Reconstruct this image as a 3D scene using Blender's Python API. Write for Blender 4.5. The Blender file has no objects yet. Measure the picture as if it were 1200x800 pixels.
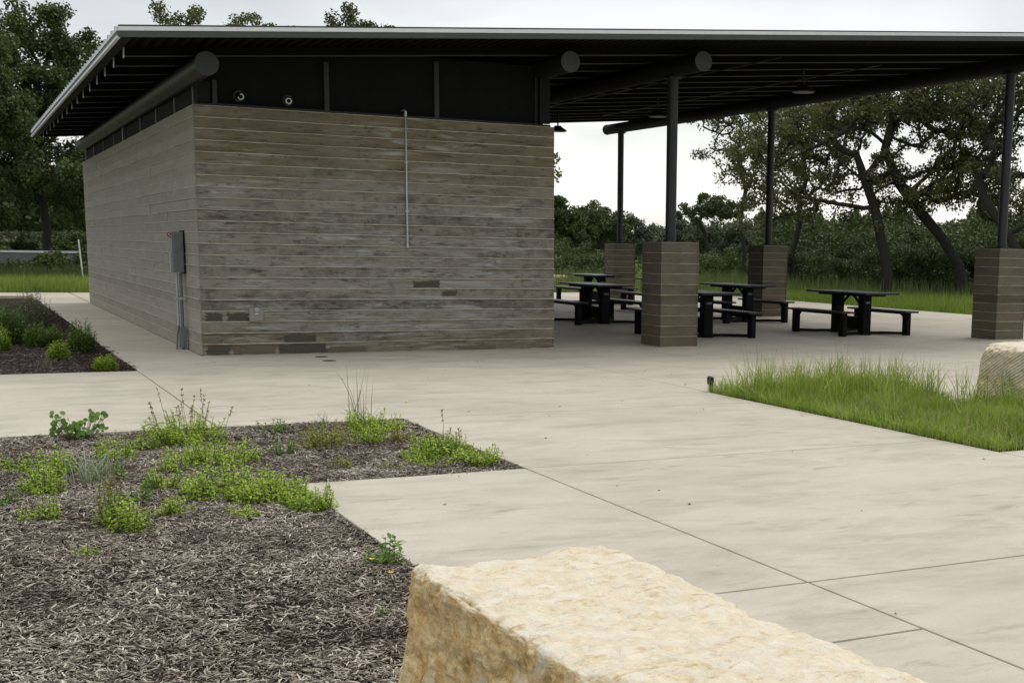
import bpy, bmesh, math, random
import numpy as np
from mathutils import Vector, Matrix, noise

random.seed(7)
rng = np.random.default_rng(7)
R = math.radians
scene = bpy.context.scene
col = scene.collection

# ------------------------------------------------------------------ helpers
def tag(o, label=None, cat=None, group=None, kind=None):
    if label: o['label'] = label
    if cat: o['category'] = cat
    if group: o['group'] = group
    if kind: o['kind'] = kind
    return o

def empty(name, loc=(0, 0, 0), rz=0.0):
    o = bpy.data.objects.new(name, None)
    o.empty_display_size = .2
    col.objects.link(o); o.location = loc; o.rotation_euler = (0, 0, rz)
    return o

class MB:
    """collects shapes that become one mesh object"""
    def __init__(s): s.v = []; s.f = []; s.m = []; s.cur = 0
    def box(s, x0, x1, y0, y1, z0, z1):
        n = len(s.v)
        s.v += [(x0,y0,z0),(x1,y0,z0),(x1,y1,z0),(x0,y1,z0),(x0,y0,z1),(x1,y0,z1),(x1,y1,z1),(x0,y1,z1)]
        for q in ((0,3,2,1),(4,5,6,7),(0,1,5,4),(1,2,6,5),(2,3,7,6),(3,0,4,7)):
            s.f.append(tuple(n+i for i in q)); s.m.append(s.cur)
        return s
    def slab(s, pts_bottom, pts_top):
        n = len(s.v); k = len(pts_bottom)
        s.v += list(pts_bottom) + list(pts_top)
        s.f.append(tuple(n+i for i in reversed(range(k)))); s.m.append(s.cur)
        s.f.append(tuple(n+k+i for i in range(k))); s.m.append(s.cur)
        for i in range(k):
            j = (i+1) % k
            s.f.append((n+i, n+j, n+k+j, n+k+i)); s.m.append(s.cur)
        return s
    def tube(s, pts, r, k=16, cap=True):
        pts = [Vector(p) for p in pts]
        rs = r if isinstance(r, (list, tuple)) else [r]*len(pts)
        n0 = len(s.v); prev = None
        for i, p in enumerate(pts):
            if i == 0: d = pts[1]-p
            elif i == len(pts)-1: d = p-pts[i-1]
            else: d = (pts[i+1]-p).normalized()+(p-pts[i-1]).normalized()
            d.normalize()
            if prev is None:
                a = d.cross(Vector((0,0,1)))
                if a.length < .05: a = d.cross(Vector((1,0,0)))
            else:
                a = prev - d*prev.dot(d)
            a.normalize(); prev = a; b = d.cross(a)
            for j in range(k):
                t = 2*math.pi*j/k
                s.v.append(tuple(p + a*math.cos(t)*rs[i] + b*math.sin(t)*rs[i]))
        for i in range(len(pts)-1):
            for j in range(k):
                j2 = (j+1) % k
                s.f.append((n0+i*k+j, n0+i*k+j2, n0+(i+1)*k+j2, n0+(i+1)*k+j)); s.m.append(s.cur)
        if cap:
            s.f.append(tuple(n0+j for j in reversed(range(k)))); s.m.append(s.cur)
            n1 = n0+(len(pts)-1)*k
            s.f.append(tuple(n1+j for j in range(k))); s.m.append(s.cur)
        return s
    def build(s, name, mats, parent=None, smooth=False, bevel=0, loc=None):
        me = bpy.data.meshes.new(name)
        me.from_pydata(s.v, [], s.f)
        if not isinstance(mats, (list, tuple)): mats = [mats]
        for m in mats: me.materials.append(m)
        me.polygons.foreach_set('material_index', s.m)
        bm = bmesh.new(); bm.from_mesh(me)
        bmesh.ops.recalc_face_normals(bm, faces=bm.faces)
        bm.to_mesh(me); bm.free()
        o = bpy.data.objects.new(name, me); col.objects.link(o)
        if loc: o.location = loc
        if parent: o.parent = parent
        if smooth:
            me.polygons.foreach_set('use_smooth', [True]*len(me.polygons))
            try: me.set_sharp_from_angle(angle=R(40))
            except Exception: pass
        if bevel:
            b = o.modifiers.new('bevel', 'BEVEL'); b.width = bevel; b.segments = 2; b.limit_method = 'ANGLE'
        return o

def raw_mesh(name, V, F, mat, parent=None, k=4, matidx=None):
    """V (n,3) array, F (m,k) array"""
    me = bpy.data.meshes.new(name)
    V = np.asarray(V, dtype=np.float32); F = np.asarray(F, dtype=np.int32)
    me.vertices.add(len(V)); me.vertices.foreach_set('co', V.ravel())
    k = F.shape[1]
    me.loops.add(F.size); me.loops.foreach_set('vertex_index', F.ravel())
    me.polygons.add(len(F))
    me.polygons.foreach_set('loop_start', np.arange(0, F.size, k, dtype=np.int32))
    for m in (mat if isinstance(mat, (list, tuple)) else [mat]): me.materials.append(m)
    if matidx is not None: me.polygons.foreach_set('material_index', np.asarray(matidx, dtype=np.int32))
    me.update(calc_edges=True); me.validate()
    o = bpy.data.objects.new(name, me); col.objects.link(o)
    if parent: o.parent = parent
    return o

# ------------------------------------------------------------------ materials
class NT:
    def __init__(s, name):
        s.mat = bpy.data.materials.new(name); s.mat.use_nodes = True
        s.t = s.mat.node_tree; s.n = s.t.nodes; s.l = s.t.links
        s.b = s.n['Principled BSDF']
    def new(s, typ, **kw):
        n = s.n.new(typ)
        for k, v in kw.items(): setattr(n, k, v)
        return n
    def link(s, a, b): s.l.new(a, b)
    def pos(s):
        if not hasattr(s, '_p'):
            s._p = s.new('ShaderNodeNewGeometry').outputs['Position']
        return s._p
    def val(s, x):
        n = s.new('ShaderNodeValue'); n.outputs[0].default_value = x; return n.outputs[0]
    def math(s, op, a, b=None, c=None, clamp=False):
        n = s.new('ShaderNodeMath', operation=op); n.use_clamp = clamp
        for i, x in enumerate((a, b, c)):
            if x is None: continue
            if isinstance(x, (int, float)): n.inputs[i].default_value = x
            else: s.link(x, n.inputs[i])
        return n.outputs[0]
    def sep(s, v):
        n = s.new('ShaderNodeSeparateXYZ'); s.link(v, n.inputs[0]); return n.outputs
    def comb(s, x, y, z):
        n = s.new('ShaderNodeCombineXYZ')
        for i, q in enumerate((x, y, z)):
            if isinstance(q, (int, float)): n.inputs[i].default_value = q
            else: s.link(q, n.inputs[i])
        return n.outputs[0]
    def scalev(s, v, sx, sy, sz):
        n = s.new('ShaderNodeMapping'); s.link(v, n.inputs[0]); n.inputs['Scale'].default_value = (sx, sy, sz); return n.outputs[0]
    def noise(s, v, scale, detail=4, rough=.55, dist=0):
        n = s.new('ShaderNodeTexNoise'); s.link(v, n.inputs['Vector'])
        n.inputs['Scale'].default_value = scale; n.inputs['Detail'].default_value = detail
        n.inputs['Roughness'].default_value = rough; n.inputs['Distortion'].default_value = dist
        return n.outputs['Fac']
    def vor(s, v, scale, feature='F1', rnd=1):
        n = s.new('ShaderNodeTexVoronoi', feature=feature); s.link(v, n.inputs['Vector'])
        n.inputs['Scale'].default_value = scale; n.inputs['Randomness'].default_value = rnd
        return n.outputs['Distance']
    def ramp(s, f, stops):
        n = s.new('ShaderNodeValToRGB'); s.link(f, n.inputs[0])
        e = n.color_ramp.elements
        while len(e) < len(stops): e.new(.5)
        for q, (p, c) in zip(e, stops):
            q.position = p; q.color = (*c, 1) if isinstance(c, tuple) else (c, c, c, 1)
        return n.outputs[0]
    def maprange(s, f, a, b, c=0, d=1):
        n = s.new('ShaderNodeMapRange'); s.link(f, n.inputs[0])
        for i, x in enumerate((a, b, c, d)): n.inputs[i+1].default_value = x
        return n.outputs[0]
    def mix(s, f, a, b, blend='MIX'):
        n = s.new('ShaderNodeMix', data_type='RGBA', blend_type=blend)
        for i, x in ((0, f), (6, a), (7, b)):
            if isinstance(x, (int, float)): n.inputs[i].default_value = x if i == 0 else (x, x, x, 1)
            elif isinstance(x, tuple): n.inputs[i].default_value = (*x, 1)
            else: s.link(x, n.inputs[i])
        return n.outputs[2]
    def base(s, c):
        if isinstance(c, tuple): s.b.inputs['Base Color'].default_value = (*c, 1)
        else: s.link(c, s.b.inputs['Base Color'])
    def rough(s, r):
        if isinstance(r, (int, float)): s.b.inputs['Roughness'].default_value = r
        else: s.link(r, s.b.inputs['Roughness'])
    def spec(s, v): s.b.inputs['Specular IOR Level'].default_value = v
    def bump(s, h, dist=.01, strength=1):
        n = s.new('ShaderNodeBump'); s.link(h, n.inputs['Height'])
        n.inputs['Distance'].default_value = dist; n.inputs['Strength'].default_value = strength
        s.link(n.outputs[0], s.b.inputs['Normal'])
    def island(s):
        return s.new('ShaderNodeNewGeometry').outputs['Random Per Island']

def metal_paint(name, c, rough=.5, var=.25, spec=.5):
    t = NT(name); t.spec(spec)
    n = t.noise(t.pos(), 3, 5)
    t.base(t.mix(n, tuple(x*(1-var) for x in c), tuple(x*(1+var) for x in c)))
    t.rough(t.maprange(t.noise(t.pos(), 9, 3), 0, 1, rough-.1, rough+.12))
    return t.mat

def galv(name, c=(.42,.44,.45), metallic=.5, rough=.45):
    t = NT(name)
    t.base(t.mix(t.noise(t.pos(), 14, 5), tuple(x*.75 for x in c), c))
    t.b.inputs['Metallic'].default_value = metallic; t.rough(rough)
    return t.mat

def board_concrete(name, period, lo, hi, fin, bloom=.5, grain=1.0, stain=1.0, zoff=0.0):
    t = NT(name)
    p = t.sep(t.pos())
    u = t.math('ADD', p[0], p[1]); z = t.math('SUBTRACT', p[2], zoff)
    q = t.math('DIVIDE', z, period); course = t.math('FLOOR', q); fr = t.math('FRACT', q)
    wn = t.new('ShaderNodeTexWhiteNoise', noise_dimensions='1D'); t.link(course, wn.inputs['W'])
    rnd = wn.outputs['Value']
    shift = t.math('MULTIPLY', rnd, 37.0)
    us = t.math('ADD', u, shift)
    v = t.comb(us, t.math('MULTIPLY', course, 3.7), z)
    grainn = t.noise(t.scalev(v, 2.2, 1, 42), 1.6, 6, .62, .6)
    mid = t.noise(t.scalev(v, 1.1, 1, 5), 1.4, 5, .6, .3)
    big = t.noise(t.comb(u, 0, z), .75, 4, .6)
    f = t.math('ADD', t.math('MULTIPLY', grainn, .55*grain), t.math('MULTIPLY', mid, .75))
    mot = t.noise(t.comb(u, 0, z), 5.5, 7, .75, .5)
    f = t.math('ADD', f, t.math('MULTIPLY', rnd, .26))
    f = t.math('ADD', f, t.math('MULTIPLY', t.math('SUBTRACT', mot, .5), .8*grain))
    f = t.maprange(f, .50, 1.0)
    c = t.mix(f, lo, hi)
    # warm and cool areas, lime bloom
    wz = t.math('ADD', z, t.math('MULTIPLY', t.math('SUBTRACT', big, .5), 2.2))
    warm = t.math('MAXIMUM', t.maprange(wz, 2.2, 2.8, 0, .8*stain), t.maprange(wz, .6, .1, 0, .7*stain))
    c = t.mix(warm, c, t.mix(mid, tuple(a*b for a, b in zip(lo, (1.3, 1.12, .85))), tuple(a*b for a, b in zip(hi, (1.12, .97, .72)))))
    bl = t.noise(t.scalev(v, .8, 1, 9), 1.3, 6, .7, .8)
    bl = t.math('MULTIPLY', t.maprange(bl, .5, .72), t.maprange(t.noise(t.comb(u, 5, z), .55, 2), .38, .55))
    c = t.mix(t.math('MULTIPLY', bl, bloom), c, (.42, .425, .42))
    # dark damp blotches and knots
    dk = t.maprange(t.noise(t.scalev(v, 1.1, 1, 9), 2.6, 6, .75, 1.4),   .54, .64, 0, .7*stain)
    c = t.mix(dk, c, tuple(a*.45 for a in lo))
    kn = t.vor(t.scalev(v, 3.2, 1, 7), 1.0, 'F1')
    knm = t.math('MULTIPLY', t.maprange(kn, .05, .16, .55, 0), t.maprange(t.noise(v, 1.9, 2), .42, .55))
    c = t.mix(t.math('MULTIPLY', knm, stain), c, tuple(a*.35 for a in lo))
    # mortar fins between the boards (broken up by noise)
    d = t.math('MINIMUM', fr, t.math('SUBTRACT', 1.0, fr))
    wv = t.noise(t.comb(us, 0, 0), 5, 4, .7)
    lw = t.maprange(wv, .35, .7, .022, .085)
    fm = t.math('SUBTRACT', 1.0, t.maprange(t.math('DIVIDE', d, lw), .55, 1.0))
    fm = t.math('MULTIPLY', fm, t.maprange(t.noise(t.comb(us, 3, z), 2.2, 3), .36, .5, .4, 1))
    c = t.mix(fm, c, fin)
    # dark line just beneath each fin: a real recess in the bump
    t.base(c); t.rough(.82); t.spec(.3)
    h = t.math('ADD', t.math('MULTIPLY', grainn, .5), t.math('MULTIPLY', fm, .8))
    h = t.math('SUBTRACT', h, t.math('MULTIPLY', knm, .4))
    t.bump(h, .007, .9)
    return t.mat

def wall_patches(name, period):
    pass

M = {}
M['steel'] = metal_paint('dark_steel', (.017, .018, .020), .5)
M['steel_soft'] = metal_paint('dark_steel_soft', (.0065, .007, .0078), .75, .25, .25)
M['panel'] = metal_paint('dark_panel', (.0045, .005, .006), .8, .25, .2)
M['deck'] = metal_paint('deck_black', (.0045, .0045, .005), .85, .25, .12)
M['lip'] = metal_paint('lip_grey', (.055, .06, .062), .6)
M['purlin'] = metal_paint('purlin_flange_lit', (.045, .047, .050), .6, .25, .35)
M['mull'] = metal_paint('mullion_grey', (.16, .16, .15), .5)
M['cap'] = metal_paint('pipe_cap', (.040, .043, .047), .6)
M['black'] = metal_paint('table_black', (.010, .0105, .012), .38)
M['blackleg'] = metal_paint('table_leg_black', (.0028, .0029, .0032), .7, .25, .2)
M['galv'] = galv('galvanised', (.52, .54, .55))
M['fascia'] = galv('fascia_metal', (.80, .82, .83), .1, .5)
M['elec'] = galv('electric_grey', (.20, .215, .22), .1, .5)
M['white'] = metal_paint('white_paint', (.72, .72, .68), .6, .08)
M['redp'] = metal_paint('red_paint', (.35, .02, .02), .45)
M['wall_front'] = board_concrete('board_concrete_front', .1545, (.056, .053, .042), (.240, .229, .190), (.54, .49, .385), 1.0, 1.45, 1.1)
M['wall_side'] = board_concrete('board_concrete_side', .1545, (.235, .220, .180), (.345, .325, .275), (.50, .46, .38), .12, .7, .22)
M['pier'] = board_concrete('board_concrete_pier', .168, (.082, .074, .053), (.158, .143, .108), (.42, .36, .25), .05, .9, .5)

def concrete_ground():
    t = NT('broom_concrete')
    P = t.pos(); p = t.sep(P)
    a = t.noise(P, .45, 5, .6); b = t.noise(t.scalev(P, .8, 1.7, 1), 2.1, 8, .72, .25); c = t.noise(P, 60, 3, .7)
    f = t.math('ADD', t.math('MULTIPLY', a, .5), t.math('MULTIPLY', b, .5))
    colr = t.ramp(f, [(.3, (.415, .374, .290)), (.5, (.552, .506, .405)), (.7, (.65, .603, .505))])
    # faint grey drying stains
    st = t.maprange(t.noise(t.scalev(P, .7, 1.8, 1), 1.2, 8, .74, .5), .50, .67, 0, .7)
    colr = t.mix(st, colr, (.37, .34, .26))
    st2 = t.maprange(t.noise(t.scalev(P, .5, 1.5, 1), 2.9, 7, .7, .4), .58, .68, 0, .6)
    colr = t.mix(st2, colr, (.27, .24, .19))
    colr = t.mix(t.maprange(c, .3, .7, 0, .28), colr, (.34, .305, .25))
    wr = t.new('ShaderNodeVectorMath', operation='ADD'); t.link(P, wr.inputs[0])
    nv = t.new('ShaderNodeTexNoise'); t.link(P, nv.inputs['Vector']); nv.inputs['Scale'].default_value = 1.6; nv.inputs['Detail'].default_value = 5
    sv = t.new('ShaderNodeVectorMath', operation='SCALE'); t.link(nv.outputs['Color'], sv.inputs[0]); sv.inputs['Scale'].default_value = .9
    t.link(sv.outputs[0], wr.inputs[1])
    ck = t.vor(wr.outputs[0], .42, 'DISTANCE_TO_EDGE')
    ckm = t.math('MULTIPLY', t.maprange(ck, .0008, .0022, .75, 0), t.maprange(t.noise(P, .35, 2), .5, .56))

    # little pits and specks
    sp = t.vor(P, 5.0); spm = t.math('MULTIPLY', t.maprange(sp, .02, .045, 1, 0), t.maprange(t.noise(P, 1.1, 2), .45, .6, 0, .8))
    colr = t.mix(spm, colr, (.12, .10, .08))
    t.base(colr); t.rough(t.maprange(b, .3, .7, .55, .8)); t.spec(.35)
    t.bump(t.math('ADD', t.math('MULTIPLY', c, .5), t.noise(t.scalev(P, 140, 6, 1), 1, 2)), .0016, .7)
    return t.mat
M['slab'] = concrete_ground()

def soil(name, a, b, sc=6):
    t = NT(name); n = t.noise(t.pos(), sc, 6, .7); n2 = t.noise(t.pos(), sc*12, 4, .7)
    t.base(t.mix(t.math('MULTIPLY', t.math('ADD', n, n2), .5), a, b)); t.rough(.95); t.spec(.1)
    t.bump(n2, .03, 1); return t.mat
M['mulch'] = soil('mulch_base', (.018, .012, .009), (.075, .055, .042), 5)
M['dirt'] = soil('soil', (.022, .016, .010), (.055, .042, .025), 6)
M['lawn'] = soil('lawn_ground', (.07, .105, .025), (.14, .19, .05), .9)

def island_mat(name, stops, rough=.6, transl=0.0, noise_sc=None, n_amt=.5, spec=.3):
    """colour picked per island, optionally mixed with a positional noise so that clumps differ"""
    t = NT(name)
    f = t.island()
    if noise_sc:
        f = t.math('ADD', t.math('MULTIPLY', f, 1-n_amt), t.math('MULTIPLY', t.maprange(t.noise(t.pos(), noise_sc, 3), .3, .7), n_amt))
    c = t.ramp(f, stops); t.base(c); t.rough(rough); t.spec(spec)
    if transl:
        tr = t.new('ShaderNodeBsdfTranslucent'); t.link(t.mix(1.0, c, (1.1, 1.25, .55), 'MULTIPLY'), tr.inputs[0])
        mx = t.new('ShaderNodeMixShader'); mx.inputs[0].default_value = transl
        t.link(t.b.outputs[0], mx.inputs[1]); t.link(tr.outputs[0], mx.inputs[2])
        out = [n for n in t.n if n.type == 'OUTPUT_MATERIAL'][0]
        t.link(mx.outputs[0], out.inputs[0])
    return t.mat
M['chip'] = island_mat('wood_chip', [(0, (.034, .025, .017)), (.26, (.10, .079, .060)), (.48, (.235, .197, .158)), (.72, (.48, .425, .35)), (1, (.92, .86, .75))], .85, 0, 1.6, .36)
M['chip_dark'] = island_mat('wood_chip_dark', [(0, (.016, .009, .007)), (.6, (.055, .030, .022)), (.9, (.12, .085, .065)), (1, (.28, .25, .2))], .85)
M['chip_grey'] = island_mat('wood_chip_grey', [(0, (.03, .024, .02)), (.5, (.12, .10, .085)), (.9, (.25, .22, .185)), (1, (.42, .38, .32))], .85)
M['leaf_oak'] = island_mat('oak_leaf', [(0, (.038, .046, .020)), (.4, (.088, .100, .038)), (.75, (.15, .155, .058)), (1, (.24, .235, .095))], .5, .22, .45, .6)
M['leaf_dark'] = island_mat('dark_leaf', [(0, (.028, .044, .016)), (.5, (.078, .108, .036)), (1, (.17, .20, .068))], .5, .2, .4, .6)
M['leaf_shrub'] = island_mat('shrub_leaf', [(0, (.035, .050, .020)), (.5, (.075, .100, .036)), (1, (.14, .165, .062))], .55, .2, .5, .5)
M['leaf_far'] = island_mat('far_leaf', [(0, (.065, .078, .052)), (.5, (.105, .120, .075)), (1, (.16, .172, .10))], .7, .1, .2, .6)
M['leaf_plant'] = island_mat('plant_leaf', [(0, (.18, .27, .03)), (.5, (.34, .47, .055)), (1, (.54, .63, .12))], .5, .25, 9, .5)
M['leaf_deep'] = island_mat('deep_plant_leaf', [(0, (.07, .15, .025)), (.5, (.15, .27, .05)), (1, (.26, .40, .09))], .5, .2, 9, .4)
M['leaf_red'] = island_mat('reddish_plant_leaf', [(0, (.24, .12, .04)), (.4, (.27, .27, .05)), (1, (.40, .46, .09))], .5, .25, 7, .5)
M['leaf_grey'] = island_mat('grey_plant_leaf', [(0, (.12, .16, .10)), (.5, (.22, .27, .19)), (1, (.38, .42, .34))], .6, .15)
M['leaf_silver'] = island_mat('silver_leaf', [(0, (.22, .29, .18)), (1, (.50, .56, .42))], .6, .1)
M['stem'] = island_mat('plant_stem', [(0, (.07, .08, .03)), (1, (.20, .18, .09))], .7)
M['drystem'] = island_mat('dry_stem', [(0, (.14, .10, .06)), (1, (.34, .28, .18))], .8)
M['flower_y'] = island_mat('yellow_petals', [(0, (.75, .48, .03)), (1, (.85, .62, .06))], .5)
M['flower_o'] = island_mat('orange_petals', [(0, (.75, .22, .05)), (1, (.85, .5, .1))], .5)
M['flower_p'] = island_mat('purple_petals', [(0, (.25, .17, .30)), (1, (.42, .33, .45))], .5)
M['flower_w'] = island_mat('white_petals', [(0, (.62, .62, .55)), (1, (.78, .78, .72))], .5)
M['grass'] = island_mat('grass_blade', [(0, (.13, .20, .03)), (.5, (.27, .36, .058)), (.85, (.40, .47, .10)), (1, (.62, .60, .27))], .55, .25, 1.6, .45)
M['straw'] = island_mat('straw', [(0, (.22, .17, .09)), (.6, (.42, .35, .21)), (1, (.62, .55, .38))], .8, .15)
M['straw_green'] = island_mat('seed_stalk', [(0, (.14, .15, .07)), (1, (.36, .33, .2))], .7)
M['grass_far'] = island_mat('meadow_blade', [(0, (.14, .20, .04)), (.5, (.25, .33, .065)), (.88, (.36, .41, .11)), (1, (.5, .5, .25))], .6, .25, .35, .45)
M['grass_tall'] = island_mat('tall_grass_blade', [(0, (.08, .11, .035)), (.6, (.16, .20, .07)), (1, (.38, .38, .22))], .6, .2, .4, .4)

def bark():
    t = NT('bark'); P = t.scalev(t.pos(), 1, 1, .3)
    n = t.noise(P, 14, 6, .7)
    t.base(t.mix(n, (.012, .011, .009), (.050, .044, .036))); t.rough(.9); t.bump(n, .03, .8); return t.mat
M['bark'] = bark()

def limestone(name, saw=False):
    t = NT(name); P = t.pos()
    a = t.noise(P, 3.2, 6, .62, .5); b = t.noise(P, 12, 7, .7, .8); c = t.noise(P, 45, 5, .7); v = t.vor(P, 16)
    g = t.new('ShaderNodeNewGeometry').outputs['Normal']; nz = t.sep(g)[2]
    top = t.ramp(b, [(.26, (.60, .44, .23)), (.37, (.73, .61, .40)), (.50, (.79, .71, .54)), (.75, (.82, .78, .66))])
    side = t.ramp(b, [(.26, (.34, .20, .07)), (.42, (.64, .42, .17)), (.56, (.80, .61, .31)), (.76, (.80, .70, .50))])
    # broken faces show the ochre inside of the stone, the bedding face is pale
    col_ = t.mix(t.maprange(t.math('ADD', nz, t.math('MULTIPLY', t.math('SUBTRACT', a, .5), .7)), .45, .85), side, top)
    oc = t.maprange(t.noise(t.scalev(P, 1.6, 4, 2), 2.6, 7, .72, 2.2), .56, .66, 0, .8)
    col_ = t.mix(oc, col_, (.56, .37, .15))
    cr = t.maprange(t.noise(t.scalev(P, 2, 5, 3), 3.1, 7, .75, 2.5), .60, .66, 0, .55)
    col_ = t.mix(cr, col_, (.34, .25, .14))
    pale = t.maprange(t.noise(P, 5.0, 5, .6, 1), .56, .66, 0, .6)
    col_ = t.mix(pale, col_, (.80, .77, .68))
    spk = t.maprange(c, .62, .72, 0, .35)
    col_ = t.mix(spk, col_, (.30, .22, .13))
    h = t.math('ADD', t.math('MULTIPLY', b, .8), t.math('ADD', t.math('MULTIPLY', c, .35), t.math('MULTIPLY', v, .35)))
    if saw:
        p = t.sep(P)
        w = t.math('SINE', t.math('MULTIPLY', t.math('ADD', t.math('MULTIPLY', p[1], .65), p[2]), 165))
        nx = t.sep(g)[0]
        m = t.maprange(nx, -.75, -.9)
        h = t.math('ADD', h, t.math('MULTIPLY', t.math('MULTIPLY', w, m), .2))
        col_ = t.mix(t.math('MULTIPLY', m, .85), col_, t.mix(t.maprange(w, -1, 1), (.54, .48, .36), (.60, .54, .42)))
    t.base(col_); t.rough(.85); t.spec(.25); t.bump(h, .022, 1)
    return t.mat
M['stone'] = limestone('limestone')
M['stone_saw'] = limestone('limestone_sawn', True)

# ------------------------------------------------------------------ camera
CAM = Vector((-3.0454, -19.5664, 1.6))
yaw, pitch, roll, F_, CX, CY = .5048, -.1586, .0177, 1564.9725, 807.8219, 540.8193
fw = Vector((math.sin(yaw)*math.cos(pitch), math.cos(yaw)*math.cos(pitch), math.sin(pitch)))
rt = Vector((math.cos(yaw), -math.sin(yaw), 0)); up = rt.cross(fw)
ri = rt*math.cos(roll)+up*math.sin(roll); ui = up*math.cos(roll)-rt*math.sin(roll)
cd = bpy.data.cameras.new('camera'); cam = bpy.data.objects.new('camera', cd); col.objects.link(cam)
cam.matrix_world = Matrix(((ri.x, ui.x, -fw.x, CAM.x), (ri.y, ui.y, -fw.y, CAM.y), (ri.z, ui.z, -fw.z, CAM.z), (0, 0, 0, 1)))
cd.sensor_fit = 'HORIZONTAL'; cd.sensor_width = 36; cd.lens = F_/1200*36
cd.shift_x = -(CX-600)/1200; cd.shift_y = (CY-400)/1200
cd.clip_start = .05; cd.clip_end = 3000
scene.camera = cam

def polar(az, d):
    """ground point d metres from the viewpoint at bearing az (degrees east of the wall's +Y)"""
    return CAM.x+d*math.sin(R(az)), CAM.y+d*math.cos(R(az))

# ------------------------------------------------------------------ ground
def sheet(name, rects, z, mat, kind='structure'):
    V = []; Fc = []
    for (x0, x1, y0, y1) in rects:
        n = len(V); V += [(x0,y0,z),(x1,y0,z),(x1,y1,z),(x0,y1,z)]; Fc.append((n,n+1,n+2,n+3))
    o = raw_mesh(name, V, Fc, mat); tag(o, kind=kind); return o

sheet('ground', [(-900, 900, -900, 900)], -.11, M['lawn'])

GAP = .013
mb = MB()
def slab(x0, x1, y0, y1, z=0.0, dz=0.0):
    g = GAP/2
    r = .006
    X0, X1, Y0, Y1 = x0+g, x1-g, y0+g*1.5, y1-g*1.5
    mb.slab([(X0,Y0,-.1),(X1,Y0,-.1),(X1,Y1,-.1),(X0,Y1,-.1)], [(X0,Y0,z),(X1,Y0,z),(X1,Y1,z),(X0,Y1,z)])
BX0, BX1 = -1.09, .545         # mulch bed edges
GX0, GX1, GY0, GY1 = 4.39, 9.4, -11.33, -6.53
ys = [-21, -19.5, -17.6, -15.18, -14.29, -10.61]
for a, b in zip(ys, ys[1:]):
    slab(BX0, BX1, a, b)
# column east of the long joint
ys2 = [-21, -17.6, -14.29, GY0]
for a, b in zip(ys2, ys2[1:]):
    if b != GY0: slab(BX1, GX0, a, b)
    slab(GX0, 9.4, a, b); slab(9.4, 14.4, a, b)
slab(BX1, GX0, -14.29, -10.61)
slab(BX1, GX0, -10.61, -7.57)
slab(9.4, 14.4, GY0, -8.5); slab(6.4, 9.4, -8.5, GY1); slab(9.4, 14.4, -8.5, GY1)
slab(BX0, GX0, -7.57, -2.03); slab(BX0, GX0, -2.03, -1.15)
slab(-9, BX0, -7.57, -2.06)
for a, b in ((GX0, 9.4), (9.4, 14.4), (14.4, 20.4)):
    slab(a, b, GY1, -1.15)
# under and round the shelter
for a, b in zip([-1.15, 2.9, 7.0, 11.2, 15.4, 19.5], [2.9, 7.0, 11.2, 15.4, 19.5, 23.5]):
    slab(BX0, -0.022 if b > 0 and a > -1.2 else 0.03, a, b)
    for c, d in ((5.2, 9.4), (9.4, 13.6), (13.6, 17.6), (17.6, 20.4)): slab(c, d, a, b)
slab(-0.022, 5.2, -1.15, -.018); slab(-0.01, 0.03, 16.9, 23.5)
slab(0.03, 5.2, 16.7, 23.5)
slab(-9, BX0, 21.2, 23.5)
o = mb.build('concrete_paving', M['slab']); tag(o, kind='structure')
bv = o.modifiers.new('bevel', 'BEVEL'); bv.width = .005; bv.segments = 2; bv.limit_method = 'ANGLE'
sheet('joint_bed', [(-9, 20.4, -21, 23.5)], -.075, M['dirt'])

# mulch beds: gently uneven soil sheets
def uneven(name, rects, z, amp, mat, step=.12, sc=1.7, kind='structure'):
    V = []; Fc = []
    for (x0, x1, y0, y1) in rects:
        nx = max(2, int((x1-x0)/step)); ny = max(2, int((y1-y0)/step)); n = len(V)
        for j in range(ny+1):
            for i in range(nx+1):
                x = x0+(x1-x0)*i/nx; y = y0+(y1-y0)*j/ny
                V.append((x, y, hgt(x, y, z, amp, sc)))
        for j in range(ny):
            for i in range(nx):
                a = n+j*(nx+1)+i; Fc.append((a, a+1, a+nx+2, a+nx+1))
    o = raw_mesh(name, V, Fc, mat); o.data.polygons.foreach_set('use_smooth', [True]*len(Fc)); tag(o, kind=kind); return o
def hgt(x, y, z, amp, sc=1.7):
    return z+amp*noise.noise(Vector((x*sc, y*sc, 3.1)))+amp*.5*noise.noise(Vector((x*sc*3.1, y*sc*3.1, 7.7)))
BED1 = [(-6.5, BX0, -19, -10.61), (-6.5, BX1, -10.61, -7.57)]
BED2 = [(-6.5, BX0, -2.06, 19.0)]
uneven('mulch_ground', BED1, -.016, .022, M['mulch'])
uneven('mulch_ground', BED2, -.03, .025, M['mulch'], .3)
uneven('grass_bed_soil', [(GX0, 6.4, GY0, GY1), (6.4, GX1, GY0, -8.5)], -.02, .03, M['dirt'])

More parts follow.
